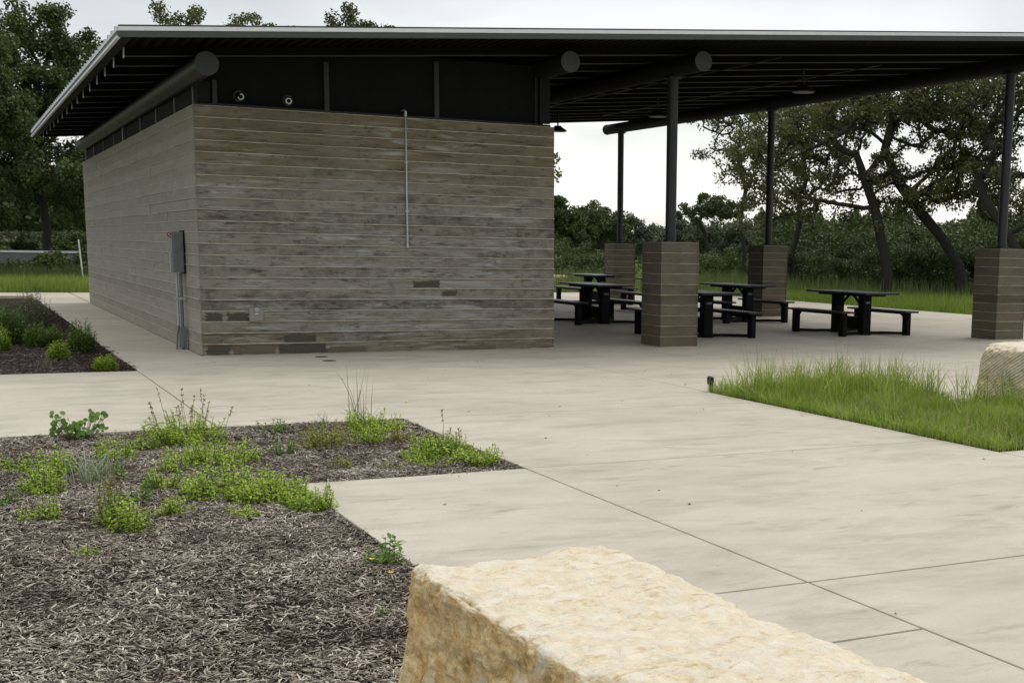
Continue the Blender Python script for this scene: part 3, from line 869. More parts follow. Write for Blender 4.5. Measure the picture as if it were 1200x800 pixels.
def rect_pts(rects, n):
    A = np.array([(b-a)*(d-c) for a, b, c, d in rects]); k = rng.choice(len(rects), n, p=A/A.sum())
    r = np.array(rects)[k]
    return np.stack([rng.uniform(r[:, 0], r[:, 1]), rng.uniform(r[:, 2], r[:, 3])], 1)
P = rect_pts([(GX0+.03, 6.4, GY0+.02, GY1-.02), (6.4, 8.6, GY0+.02, -8.55)], 42000)
d_front = np.minimum(P[:, 0]-GX0, P[:, 1]-GY0)
back = np.clip((P[:, 1]-(-8.8))/1.6, 0, 1)
H = .045+.05*rng.random(len(P))+.055*np.clip(d_front/.6, 0, 1)+.06*back
H *= np.array([1+.45*noise.noise(Vector((x*1.7, y*1.7, 0))) for x, y in P])
pn = np.array([noise.noise(Vector((x*1.1, y*1.1, 9)))+.6*noise.noise(Vector((x*4, y*4, 4))) for x, y in P])
keep = ~((P[:, 0] > 6.87) & (P[:, 1] > -9.02)) & (rng.random(len(P)) < .80+.9*pn)
P, H = P[keep], H[keep]
blades('lawn_grass', P, H*rng.uniform(.7, 1.35, len(P)), rng.uniform(.0035, .009, len(P)), M['grass'], .5, 3, 'short bright green grass filling the raised bed')
ne = 1700; te = rng.random(ne)
Pe = np.where((rng.random(ne) < .72)[:, None], np.stack([np.full(ne, GX0+.03), GY0+te*(GY1-GY0)], 1), np.stack([GX0+te*4, np.full(ne, GY0+.03)], 1))
blades('edge_grass', Pe+rng.normal(0, .02, Pe.shape), rng.uniform(.06, .2, ne), rng.uniform(.004, .008, ne), M['grass'], 1.1, 4, 'grass blades flopping over the edge of the paving')
Pd = P[rng.choice(len(P), 7500)]
blades('dry_straw', Pd, rng.uniform(.05, .19, len(Pd)), rng.uniform(.003, .006, len(Pd)), M['straw'], .9, 3, 'dead straw coloured blades among the green grass')
# rank tufts at the back of the bed
tp = []
for _ in range(85):
    x = random.uniform(GX0+.05, 6.5); y = random.uniform(-8.2, GY1-.06) if random.random() < .75 else random.uniform(-10, -7)
    k = random.randint(8, 26)
    for _ in range(k): tp.append((random.gauss(x, .05), random.gauss(y, .05)))
for _ in range(18):
    x = random.uniform(6.3, 6.95); y = random.uniform(-9.4, -8.5)
    for _ in range(7): tp.append((random.gauss(x, .05), random.gauss(y, .04)))
tp = np.array(tp)
blades('grass_tuft', tp, rng.uniform(.22, .52, len(tp)), rng.uniform(.006, .012, len(tp)), M['grass'], .55, 4, 'taller rank grass tufts along the back of the bed')
sp = tp[rng.choice(len(tp), 230)]
blades('seed_stalk', sp+rng.normal(0, .04, sp.shape), rng.uniform(.4, .68, len(sp)), rng.uniform(.004, .006, len(sp)), M['straw'], .3, 3, 'thin seeding grass stalks above the tufts')

# meadow beyond the paving (right) and behind (left)
def poly_pts(n, az0, az1, d0, d1, ok):
    out = []
    while len(out) < n:
        az = np.radians(rng.uniform(az0, az1, n)); d = np.sqrt(rng.uniform(d0*d0, d1*d1, n))
        x = CAM.x+d*np.sin(az); y = CAM.y+d*np.cos(az)
        m = ok(x, y); out += list(zip(x[m], y[m]))
    return np.array(out[:n])
okR = lambda x, y: (x > 20.45) | (y > 23.55)
P = poly_pts(90000, 21.5, 46, 26, 62, okR)
H = rng.uniform(.22, .48, len(P))
blades('meadow_grass', np.c_[P, np.full(len(P), -.1)], H, rng.uniform(.012, .024, len(P)), M['grass_far'], .3, 2, 'bright green meadow grass beyond the terrace')
P = poly_pts(20000, 21.5, 46, 46, 58, okR)
blades('tall_grass', np.c_[P, np.full(len(P), -.1)], rng.uniform(.4, 1.0, len(P)), rng.uniform(.012, .022, len(P)), M['grass_tall'], .2, 2, 'tall seeding grass standing before the oaks')
P = poly_pts(42000, -.5, 8, 42.5, 57, lambda x, y: y > 23.55)
blades('meadow_grass', np.c_[P, np.full(len(P), -.1)], rng.uniform(.25, .6, len(P)), rng.uniform(.012, .024, len(P)), M['grass_far'], .25, 2, 'bright green meadow grass behind the walkway')
P = poly_pts(9000, -.5, 8, 49, 52.7, lambda x, y: y > 23.55)
blades('tall_grass', np.c_[P, np.full(len(P), -.1)], rng.uniform(.4, .9, len(P)), rng.uniform(.015, .025, len(P)), M['leaf_dark'], .2, 2, 'tall dark grass under the left trees')

# ------------------------------------------------------------------ trees
def leaf_cloud(centres, n, sigma, size, r, flat=.8, norm_up=.4):
    """n leaf faces gathered round the given centres"""
    C_ = np.asarray(centres); k = r.integers(0, len(C_), n)
    g = r.normal(0, 1, (n, 3)); g /= np.maximum(1e-6, np.linalg.norm(g, axis=1))[:, None]
    rad = r.random(n)**.45
    p = C_[k]+g*(rad*sigma)[:, None]*np.array([1, 1, flat])
    return faces_at(p, size*r.uniform(.6, 1.35, n), r, norm_up)
def faces_at(p, s, r, norm_up=.4):
    n = len(p)
    nr = r.normal(0, 1, (n, 3)); nr[:, 2] += norm_up; nr /= np.linalg.norm(nr, axis=1)[:, None]
    a = np.cross(nr, r.normal(0, 1, (n, 3))); a /= np.linalg.norm(a, axis=1)[:, None]; b = np.cross(nr, a)
    V = np.stack([p-a*s[:, None]*.6, p+b*(s*.36)[:, None]-a*(s*.05)[:, None], p+a*s[:, None]*.6, p-b*(s*.36)[:, None]-a*(s*.05)[:, None]], 1)
    Fc = np.arange(n*4).reshape(-1, 4)
    return V.reshape(-1, 3), Fc

def tree(name, label, cat, az, dist, trunk, lobes, r0, nleaf, size, nclump, seed, leafmat, group=None, sigma=.55, nside=6):
    """trunk: [(x right, y away, z)], lobes: [(x, y, z, rx, ry, rz)] in metres in a frame facing the viewer"""
    r = np.random.default_rng(seed)
    x0, y0 = polar(az, dist)
    t = empty(name, (x0, y0, -.1), -R(az)); tag(t, label, cat, group)
    # attractors: points in the lobes, more towards their shells
    vol = np.array([l[3]*l[4]*l[5] for l in lobes]); pick = r.choice(len(lobes), nclump, p=vol/vol.sum())
    L = np.array(lobes)[pick]
    g = r.normal(0, 1, (nclump, 3)); g /= np.linalg.norm(g, axis=1)[:, None]
    A = L[:, :3]+g*L[:, 3:]*(r.random(nclump)**.38)[:, None]
    nodes = [np.array(p, float) for p in trunk]; par = [-1]+list(range(len(trunk)-1))
    order = np.argsort(np.linalg.norm(A-nodes[-1], axis=1))
    tips = []
    first = max(1, len(trunk)//2)
    for i in order:
        a = A[i]; N = np.array(nodes)
        d = np.linalg.norm(N-a, axis=1)+.55*np.maximum(0, N[:, 2]-a[2])
        d[:first] += 50
        j = int(np.argmin(d)); b = N[j]
        ln = np.linalg.norm(a-b); k = max(2, int(ln/.45)); prev = j
        mid = (a+b)/2+r.normal(0, .16*ln, 3); mid[2] -= .04*ln
        for q in range(1, k+1):
            f = q/k
            p = (1-f)**2*b+2*f*(1-f)*mid+f*f*a+(r.normal(0, .035*min(1, ln), 3) if q < k else 0)
            nodes.append(p); par.append(prev); prev = len(nodes)-1
        tips.append(prev)
    n = len(nodes); w = np.zeros(n)
    for q in tips: w[q] += 1
    for i in range(n-1, 0, -1):
        if par[i] >= 0: w[par[i]] += w[i]
    rad = r0*(np.maximum(w, 1)/w.max())**.42
    rad[0] *= 1.25
    N = np.array(nodes)
    V = []; Fc = []
    for i in range(1, n):
        a, b = N[par[i]], N[i]; d = b-a; l = np.linalg.norm(d)
        if l < 1e-5: continue
        d /= l; h = np.cross(d, [0, 0, 1.0] if abs(d[2]) < .9 else [1.0, 0, 0]); h /= np.linalg.norm(h); k_ = np.cross(d, h)
        ra, rb = min(rad[par[i]], rad[i]*1.35) if par[i] >= len(trunk) or i >= len(trunk) else rad[par[i]], rad[i]
        s = len(V)
        for (c, rr) in ((a-d*ra*.15, ra), (b, rb)):
            for q in range(nside):
                an = 2*math.pi*q/nside
                V.append(c+h*math.cos(an)*rr+k_*math.sin(an)*rr)
        for q in range(nside):
            q2 = (q+1) % nside; Fc.append((s+q, s+q2, s+nside+q2, s+nside+q))
    tr = raw_mesh('trunk', V, Fc, M['bark'], t)
    tr.data.polygons.foreach_set('use_smooth', [True]*len(tr.data.polygons))
    cen = [N[q] for q in tips]
    # also leaf along the outer twigs
    cen += [N[i] for i in range(len(trunk), n) if w[i] <= 2 and r.random() < .5]
    V, Fc = leaf_cloud(cen, nleaf, sigma, size, r)
    raw_mesh('crown', V, Fc, leafmat, t)
    return t

G1 = 'live oaks beyond the terrace'
tree('oak_tree', 'spreading oak with dark upright forked trunk in the middle of the right gap', 'tree', 37.1, 47,
     [(0,0,0),(.05,0,.8),(-.1,0,1.6),(-.3,0,2.4),(-.5,.2,3.2),(-.9,.2,4.2),(-1.2,0,5.0)],
     [(-4.3,0,5.2,1.5,2.2,1.6),(-2.4,.5,6.2,2.0,2.4,1.2),(.3,0,6.9,2.2,2.5,1.2),(2.0,.3,6.0,1.8,2.2,1.3),(-3.4,-.5,3.3,1.2,1.6,.9),(-1,1,4.3,2.2,2,.9),(1.6,0,4.0,1.5,1.5,1.0),(-4.2,0,3.2,1.3,1.5,1.0),(-1.8,0,2.9,1.3,1.5,.6),(3.0,0,4.6,1.3,1.5,1.4),(.6,.3,5.3,1.1,1.2,.8),(.2,1,3.3,1.6,1.2,.5)],
     .19, 38000, .088, 420, 11, M['leaf_oak'], G1, .34)
tree('oak_tree', 'oak whose thick trunk leans left before the right hand column', 'tree', 40.4, 48,
     [(0,0,0),(-.25,0,1.2),(-.9,0,2.2),(-1.7,0,3.1),(-2.5,.1,4.1),(-3.0,.1,5.2)],
     [(-3.4,0,6.9,1.8,2,1.2),(-1.2,0,7.2,2.0,2.2,1.4),(.2,.2,5.6,1.6,2,1.3),(-.6,-.4,4.2,1.5,1.4,.9),(1.6,0,6.9,1.2,1.6,1.4),(.9,0,3.5,1.4,1.4,.9),(-2.4,.4,3.4,1.2,1.4,.8)],
     .20, 30000, .086, 350, 12, M['leaf_oak'], G1, .33)
tree('oak_tree', 'oak at the right edge with limbs arching behind the right column', 'tree', 42.9, 45,
     [(0,0,0),(-.1,0,1.3),(-.7,0,2.3),(-1.5,.1,3.4),(-1.9,.1,4.5)],
     [(-1.7,0,6.6,1.5,1.8,1.3),(.3,0,7.2,1.8,2,1.4),(1.8,0,5.4,1.8,2,1.8),(-.9,0,4.2,1.2,1.3,1.0),(.9,0,3.4,1.3,1.3,.9)],
     .17, 24000, .085, 290, 13, M['leaf_oak'], G1, .32)
tree('oak_tree', 'slender loose crowned oak left of the dark sided pier', 'tree', 31.0, 58,
     [(0,0,0),(.1,0,1.5),(-.1,0,3),(.1,.1,4.2),(-.3,0,5.6)],
     [(-.9,0,7.6,1.5,1.5,1.4),(.7,0,8.3,1.2,1.5,1.3),(-1.7,0,5.6,.9,1,.6),(.3,0,5.2,1.6,1.5,1.5),(1.6,0,6.4,1.1,1.2,1.6)],
     .10, 12500, .09, 210, 14, M['leaf_oak'], G1, .30)
tree('oak_tree', 'oak behind the dark sided pier with crown against the roof', 'tree', 33.2, 53,
     [(0,0,0),(-.1,0,1.4),(.2,0,2.8),(.1,0,4)],
     [(-.6,0,7.5,1.6,1.6,1.6),(1.2,0,6.6,1.6,1.8,1.8),(.2,0,4.6,1.7,1.6,1.2),(2.6,.3,7.3,1.3,1.5,1.2)],
     .12, 19000, .092, 270, 15, M['leaf_oak'], G1, .33)
tree('oak_tree', 'small flat topped oak standing clear right of the near column', 'tree', 29.75, 78,
     [(0,0,0),(0,0,1.1),(-.3,0,1.9),(-.5,0,2.6)],
     [(-1.1,0,3.6,1.2,1.2,.55),(.8,0,3.9,1.3,1.3,.6),(-.1,0,4.2,1.3,1.2,.5)],
     .11, 8500, .12, 90, 16, M['leaf_shrub'], G1, .30)
tree('oak_tree', 'rounded far oak just right of the concrete wall edge', 'tree', 23.6, 92,
     [(0,0,0),(0,0,1.4),(.2,0,2.4)],
     [(-1.2,0,3.6,1.6,1.5,1.3),(.9,0,3.0,1.7,1.5,1.2),(-.9,0,4.7,.9,1,.6)],
     .14, 17000, .15, 110, 17, M['leaf_shrub'], G1, .45)
tree('oak_tree', 'far oak left of the thin rear column', 'tree', 25.0, 95,
     [(0,0,0),(0,0,1.4),(-.2,0,2.4)],
     [(-.4,0,3.9,1.4,1.5,.8),(1.1,0,3.1,1.4,1.4,.9),(-1.4,0,2.6,1.5,1.4,.9)],
     .14, 16000, .15, 110, 18, M['leaf_shrub'], G1, .45)
# far tree line, individually
far_lab = ['low far tree', 'pale far tree', 'broad far tree', 'round far tree']
fars = [(22.6, 118, 5.2, 'behind the wall edge'), (24.4, 125, 4.6, 'beneath the far left oak'), (26.3, 120, 4.4, 'right of the thin rear column'), (27.3, 128, 4.0, 'in the gap behind the near column'),
        (28.7, 116, 4.4, 'under the flat topped oak'), (30.2, 110, 4.3, 'left of the slender oak trunk'), (31.8, 120, 4.8, 'behind the dark sided pier'), (33.6, 100, 4.6, 'right of the dark sided pier'), (35.4, 105, 4.8, 'behind the open picnic table'), (38.6, 100, 4.8, 'between the two big trunks'), (41.5, 98, 5.0, 'behind the right hand column')]
for i, (az, d, h, wh) in enumerate(fars):
    s = h*.8
    tree('far_tree', '%s in the far tree line, %s' % (far_lab[i % 4], wh), 'tree', az, d,
         [(0,0,0),(0,0,h*.3),(.1,0,h*.5)], [(-s*.5,0,h*.55,s*.62,1.5,h*.28),(s*.5,0,h*.5,s*.6,1.5,h*.28),(0,0,h*.72,s*.5,1.3,h*.22)],
         .13, 9500, .19, 60, 40+i, M['leaf_far'], 'trees of the far tree line', .6, 4)
# left woodland
G2 = 'tall trees left of the building'
tree('oak_tree', 'tall dark tree with the highest crown left of the roof', 'tree', 3.3, 58,
     [(0,0,0),(.1,0,2),(-.1,0,4),(.1,0,6),(0,0,8)],
     [(0,0,9.3,1.6,2,1.3),(-.8,0,7.2,2.6,2.5,2.0),(1.5,0,7.2,1.8,2.2,1.8),(0,0,4.3,2.8,2.5,1.5)],
     .17, 56000, .112, 330, 21, M['leaf_dark'], G2, .44)
tree('oak_tree', 'dark tree filling the left edge of the view', 'tree', 1.2, 54,
     [(0,0,0),(0,0,2),(.2,0,4),(0,0,6)],
     [(.1,0,7.9,1.6,1.8,1.6),(-1.2,0,6.2,2.6,2.5,2.2),(.9,0,5.2,1.5,2,1.6),(0,0,3.2,2.2,2,1.0)],
     .15, 40000, .112, 270, 22, M['leaf_dark'], G2, .42)
tree('oak_tree', 'dark tree whose crown disappears behind the left roof edge', 'tree', 5.6, 62,
     [(0,0,0),(0,0,2.2),(-.2,0,4),(0,0,6)],
     [(-.4,0,8.4,1.9,2,1.5),(1,0,6.6,2,2,1.6),(-1.0,0,3.6,1.9,2,1.1),(1.2,0,3.4,2,2,1.2)],
     .15, 30000, .115, 210, 23, M['leaf_dark'], G2, .42)
tree('oak_tree', 'loose tree crown peeking over the roof near its left end', 'tree', 9.6, 56,
     [(0,0,0),(0,0,3),(.1,0,6),(0,0,8)],
     [(-1.2,0,9.75,1.2,1.4,.7),(1.3,0,9.45,2.2,1.6,.7),(0,0,7,3,2.5,2)],
     .14, 30000, .10, 220, 24, M['leaf_oak'], G2, .36)
tree('oak_tree', 'rounded tree crown peeking over the roof right of the first one', 'tree', 15.1, 60,
     [(0,0,0),(0,0,3),(.1,0,6),(0,0,9)],
     [(-.3,0,10.55,1.0,1.1,1.05),(1.0,0,10.0,.8,1,.8),(0,0,8,2.6,2,2)],
     .14, 30000, .10, 200, 25, M['leaf_oak'], G2, .36)
tree('oak_tree', 'tree mostly behind the building with a fringe past its right wall edge', 'tree', 21.5, 52,
     [(0,0,0),(0,0,2),(.1,0,3.2)],
     [(.4,0,4.7,1.1,1.3,.9),(-.8,0,4.5,1.6,1.4,1.3)],
     .2, 9000, .12, 60, 26, M['leaf_oak'], G2, .4)

# shrubs
def shrub(label, az, d, w, h, seed, mat, group, n=7000, size=.1, name='shrub'):
    r = np.random.default_rng(seed)
    return tree(name, label, 'shrub', az, d, [(0,0,0),(0,0,.25*h),(.05,0,.4*h)],
         [(-.3*w,0,.40*h,.30*w,.5*w,.34*h),(.3*w,0,.38*h,.28*w,.5*w,.32*h),(0,0,.55*h,.36*w,.5*w,.34*h),(r.uniform(-.25,.25)*w,-.2,.22*h,.42*w,.4*w,.2*h)], .05, n, size, 60, seed, mat, group, .38, 4)
G3 = 'dark shrubs under the oaks'
sh = [(23.4, 74, 6, 2.2, 'beside the wall edge behind the far table'), (25.2, 70, 4.5, 1.6, 'left of the rear pier'), (29.0, 66, 4, 1.5, 'right of the near pier'), (30.6, 62, 3.6, 1.9, 'left of the dark sided pier'),
      (33.1, 56, 3.4, 1.7, 'directly right of the dark sided pier'), (34.6, 54, 4.2, 2.3, 'left of the forked trunk'), (36.0, 52, 3.6, 2.0, 'against the forked trunk'),
      (37.6, 53, 4.6, 2.9, 'right of the forked trunk'), (39.3, 51, 4.2, 2.7, 'before the leaning trunk'), (40.6, 50, 3.8, 2.4, 'left of the right hand column'), (42.4, 50, 4.2, 2.6, 'right of the right hand column')]
for i, (az, d, w, h, wh) in enumerate(sh):
    shrub('dense dark green shrub %s' % wh, az, d, w, h, 60+i, M['leaf_shrub'] if i in (0, 1, 2, 4, 5, 8) else M['leaf_dark'], G3, 15000, .085)
shl = [(.9, 51.6, 1.0, 1.7, 'before the pale rail at the left edge'), (3.55, 52.0, .9, 1.25, 'before the pale rail near its middle'), (5.0, 52.2, .9, 1.5, 'before the pale rail by the white post'), (2.4, 52.0, 1.2, .75, 'low under the pale rail'), (.4, 63, 3.6, 2.0, 'at the left edge under the trees'), (1.9, 86, 2.6, 1.5, 'beneath the tall left tree'), (3.0, 88, 3.5, 1.6, 'behind the pale rail'), (4.5, 66, 2.6, 2.6, 'right of the white post'), (5.6, 60, 2.4, 2.5, 'touching the building corner')]
for i, (az, d, w, h, wh) in enumerate(shl):
    shrub('dark shrub %s' % wh, az, d, w, h, 80+i, M['leaf_dark'], G3, 9000, .11)

# wood beyond, one mass
r = np.random.default_rng(5)
n = 60000
az = np.radians(r.uniform(-4, 50, n)); d = r.uniform(140, 165, n)
hh = np.array([3.6+1.6*noise.noise(Vector((a*40, 0, 0)))+.9*noise.noise(Vector((a*160, 3, 0))) for a in az])
z = hh*(r.random(n)**.6)
p = np.stack([CAM.x+d*np.sin(az), CAM.y+d*np.cos(az), z], 1)
V, Fc = faces_at(p, r.uniform(.3, .65, n), r)
o = raw_mesh('distant_woodland', V, Fc, M['leaf_far']); tag(o, 'low distant woodland along the horizon', 'woodland', kind='stuff')
# darker wood close behind the left trees
n = 30000
az = np.radians(r.uniform(-3, 8, n)); d = r.uniform(74, 90, n)
hh = np.array([4.2+1.5*noise.noise(Vector((a*60, 2, 0))) for a in az])
p = np.stack([CAM.x+d*np.sin(az), CAM.y+d*np.cos(az), 1.9+hh*(r.random(n)**.8)*.8], 1)
V, Fc = faces_at(p, r.uniform(.18, .36, n), r)
o = raw_mesh('thicket', V, Fc, M['leaf_dark']); tag(o, 'dark thicket behind the left trees', 'thicket', kind='stuff')
# thicket behind the right oaks
n = 60000
az = np.radians(r.uniform(31.5, 46, n)); d = r.uniform(60, 74, n)
hh = np.array([3.1+1.5*noise.noise(Vector((a*50, 4, 0)))+.7*noise.noise(Vector((a*190, 4, 0))) for a in az])
p = np.stack([CAM.x+d*np.sin(az), CAM.y+d*np.cos(az), hh*(r.random(n)**.8)], 1)
V, Fc = faces_at(p, r.uniform(.10, .20, n), r)
o = raw_mesh('thicket', V, Fc, M['leaf_shrub']); tag(o, 'low thicket behind the right oaks', 'thicket', kind='stuff')

# ------------------------------------------------------------------ far small things
t = empty('boundary_wall', (0, 33.4, -.1), 0); tag(t, 'low pale grey wall with white top rail under the left trees', 'wall')
MB().box(-9, 3.6, 0, .15, 0, 1.13).build('wall_panel', metal_paint('far_grey', (.17, .18, .16), .8), t)
MB().box(-9, 3.6, -.03, .18, 1.13, 1.20).build('top_rail', M['white'], t)
t = MB().tube([(.02, 0, 0), (-.075, 0, 1.62)], .024, 14).build('marker_post', M['white'], None, smooth=True, loc=(.86, 29.4, -.1))
tag(t, 'thin white leaning post in the meadow by the building corner', 'post')
t = empty('radio_mast', (*polar(26.28, 300), 0)); tag(t, 'faint distant radio mast between the two rear columns', 'mast')
gm = metal_paint('mast_grey', (.30, .31, .32), .7)
MB().tube([(0, 0, 0), (0, 0, 9.2)], .13, 8).build('pole', gm, t)
for z in (8.6, 7.3, 6.3):
    m = MB()
    for a in (0, 2.1, 4.2): m.box(math.cos(a)*.5-.14, math.cos(a)*.5+.14, math.sin(a)*.5-.1, math.sin(a)*.5+.1, z-.35, z+.35)
    m.box(-.6, .6, -.05, .05, z-.04, z+.04); m.build('antenna', gm, t)

# path light at the corner of the grass bed
t = empty('path_light', (4.44, -6.50, 0)); tag(t, 'short black round headed garden light at the grass bed corner', 'garden light')
MB().tube([(0, 0, -.02), (0, 0, .09)], .025, 14).build('stake', M['black'], t, smooth=True)
MB().tube([(0, 0, .085), (-.01, 0, .10), (-.012, 0, .16), (-.01, 0, .175)], [.034, .040, .040, .026], 18).build('lamp_head', M['black'], t, smooth=True)
MB().tube([(-.035, .0, 0), (-.035, .0, .11)], .012, 8).build('riser', M['white'], t, smooth=True)

# ------------------------------------------------------------------ bedding plants
def leafy(name, label, cat, x, y, w, h, nst, seed, mat, group, leaf=.030, d=None, perst=16, stalks=0, stalk_h=.2, stalkmat='stem', bloom=None, z=-.03, droop=.3):
    """stems fanning out of one root, pairs of pointed leaves up each stem"""
    r = np.random.default_rng(seed); d = d or w
    t = empty(name, (x, y, z)); tag(t, label, cat, group)
    VL = []; FL = []; SV = MB()
    for s in range(nst):
        a = r.uniform(0, 2*math.pi); q = r.random()**.6
        bx, by = math.cos(a)*q*w*.36, math.sin(a)*q*d*.36
        tx, ty = bx+math.cos(a)*w*.16*r.random(), by+math.sin(a)*d*.16*r.random()
        hh = h*(1-.45*q*q)*r.uniform(.45, 1.12)
        p0 = Vector((bx, by, 0)); p1 = Vector(((bx+tx)/2, (by+ty)/2, hh*.55)); p2 = Vector((tx, ty, hh))
        SV.tube([p0, p1, p2], [.0028, .0022, .0012], 5, False)
        for k in range(perst):
            f = .12+.88*(k+r.random()*.6)/perst; f = min(f, 1)
            c = p0.lerp(p1, f*2) if f < .5 else p1.lerp(p2, f*2-1)
            an = k*2.4+r.uniform(-.5, .5); el = r.uniform(-.15, .75) if f < .85 else r.uniform(.3, 1.2)
            dr = Vector((math.cos(an)*math.cos(el), math.sin(an)*math.cos(el), math.sin(el)))
            sd = dr.cross(Vector((0, 0, 1))).normalized(); L_ = leaf*r.uniform(.6, 1.25)*(1.15-.4*f); wd = L_*.21
            n = len(VL); dn = Vector((0, 0, -L_*droop))
            VL += [c, c+dr*L_*.45+sd*wd, c+dr*L_+dn, c+dr*L_*.45-sd*wd]
            FL.append((n, n+1, n+2, n+3))
    raw_mesh('foliage', [tuple(v) for v in VL], FL, mat, t)
    SV.build('stems', M['stem'], t)
    if stalks:
        S_ = MB(); BV = []; BF = []
        for s in range(stalks):
            bx, by = r.uniform(-.35, .35)*w, r.uniform(-.3, .3)*d
            hh = stalk_h*r.uniform(.65, 1.1); lx, ly = r.normal(0, .06, 2)*hh*2
            p0 = Vector((bx, by, h*.4)); p2 = Vector((bx+lx, by+ly, hh)); S_.tube([p0, p0.lerp(p2, .5)+Vector((r.normal(0, .01), 0, 0)), p2], .0018, 5, False)
            for c in (p2, p0.lerp(p2, .86), p0.lerp(p2, .7)):
                for k in range(7):
                    g = Vector(r.normal(0, 1, 3)).normalized(); hl = g.cross(Vector(r.normal(0, 1, 3))).normalized()
                    n = len(BV); BV += [c, c+g*.010+hl*.004, c+g*.017, c+g*.010-hl*.004]; BF.append((n, n+1, n+2, n+3))
        for f_ in BF:
            n_ = len(S_.v); S_.v += [tuple(BV[q]) for q in f_]; S_.f.append((n_, n_+1, n_+2, n_+3)); S_.m.append(0)
        S_.build('stalks', M[stalkmat], t)
    return t

def tuft(name, label, cat, x, y, w, h, n, mat, group=None, lean=.35, wd=.004, z=-.03):
    P = np.stack([rng.normal(0, w*.22, n), rng.normal(0, w*.22, n)], 1)
    o = blades(name, P, rng.uniform(.45, 1, n)*h, np.full(n, wd), mat, lean, 4)
    o.location = (x, y, z); tag(o, label, cat, group); return o

GP = 'young green perennials in the front mulch bed'
L1 = M['leaf_plant']
P_ = [ # x, y, w, h, stems, material, label, leaf
 (-1.46, -8.30, .60, .20, 75, L1, 'bright green clump with dry flower stalks along the back edge of the front bed', .040),
 (-1.78, -8.55, .16, .12, 14, L1, 'small green sprig directly left of the stalky clump', .03),
 (-1.42, -9.45, .60, .17, 70, L1, 'wide low green mat in front of the stalky clump', .036),
 (-1.78, -9.75, .22, .12, 16, L1, 'small loose plant left of the wide green mat', .03),
 (-2.50, -9.55, .30, .16, 30, L1, 'upright green plant left of the silvery tuft', .034),
 (-2.05, -9.00, .34, .16, 30, L1, 'green plant right behind the silvery tuft', .034),
 (-2.20, -9.95, .24, .14, 20, M['leaf_deep'], 'deeper green sprig at the foot of the silvery tuft', .03),
 (-2.60, -10.25, .30, .15, 32, L1, 'bright green plant with a pale flower near the left edge', .034),
 (-2.66, -11.20, .20, .14, 18, L1, 'small bright green plant in front of the flowered one', .03),
 (-2.32, -11.45, .20, .22, 24, L1, 'scraggly upright plant with dry tops in the middle of the bed', .036),
 (-2.24, -11.68, .20, .17, 26, L1, 'leafy green base shoot in front of the scraggly plant', .032),
 (-1.96, -11.30, .17, .11, 20, L1, 'round small green plant right of the scraggly plant', .03),
 (-1.90, -10.35, .24, .12, 22, L1, 'low green plant midway between mat and scraggly plant', .03),
 (-2.08, -10.75, .14, .10, 10, M['leaf_deep'], 'sparse grey green sprig behind the small round plant', .026),
 (-1.55, -10.75, .60, .17, 90, L1, 'largest green mass at the inner corner of the slab, left half', .036),
 (-1.35, -11.15, .46, .16, 66, L1, 'green mass spilling to the slab corner, right half', .036),
 (-1.20, -11.52, .26, .14, 36, L1, 'rounded bright clump touching the slab edge', .034),
 (-1.60, -11.55, .20, .09, 14, L1, 'low sprig in front of the largest green mass', .028),
 (.08, -8.20, .50, .15, 60, L1, 'dense green cushion at the back right of the bed below the tall grass', .036),
 (.12, -8.95, .24, .12, 20, M['leaf_red'], 'thin reddish green plant in front of the dense cushion', .03),
 (-.12, -8.85, .26, .15, 26, L1, 'yellow green upright plant left of centre in the right half', .034),
 (-.50, -9.00, .46, .18, 52, M['leaf_red'], 'reddish tinged bushy plant in the middle of the right half', .034),
 (-.72, -8.00, .26, .10, 18, M['leaf_deep'], 'small dark leafy plant on the back edge near the middle', .034),
 (-.90, -9.25, .18, .13, 16, M['leaf_deep'], 'small upright plant left of the reddish one', .028),
 (.12, -9.85, .46, .15, 54, L1, 'bright green plant left of the corner clump', .036),
 (.26, -9.75, .34, .17, 46, L1, 'tallest part of the corner clumps with a small flower spike', .036),
 (.34, -10.2, .34, .12, 36, L1, 'low green clump nearest the slab corner', .034),
 (-.02, -10.1, .28, .10, 22, L1, 'flat sprig in front of the corner clumps', .03),
 (-.62, -10.0, .18, .09, 10, M['leaf_red'], 'tiny reddish plant near the front edge of the right half', .026),
 (-.35, -10.25, .16, .07, 9, M['leaf_red'], 'tiny brown tinted sprig beside the slab edge', .024),
 (-2.52, -12.25, .12, .07, 8, L1, 'tiny lone seedling on the open wood chips', .024),
 (-1.20, -13.05, .20, .15, 7, M['leaf_deep'], 'small leafy sapling beside the big boulder', .05),
 (-1.47, -13.95, .08, .05, 6, M['leaf_deep'], 'tiny green seedling hugging the boulder base', .022),
 (-2.72, -9.25, .24, .12, 14, L1, 'plant with an orange flower at the far left', .03),
 (-2.90, -10.6, .24, .14, 20, M['leaf_deep'], 'green plant cut by the left edge of the view', .032),
]
for i, (x, y, w, h, ns, mt, lab, lf) in enumerate(P_):
    st = 13 if i == 0 else (14 if i == 9 else (3 if i in (25,) else 0))
    leafy('perennial', lab, 'plant', x, y, w*1.3, h*1.35, int(ns*1.15), 200+i, mt, GP, lf*1.3, perst=13, stalks=st, stalk_h=.42 if i == 0 else .34,
          stalkmat='drystem')
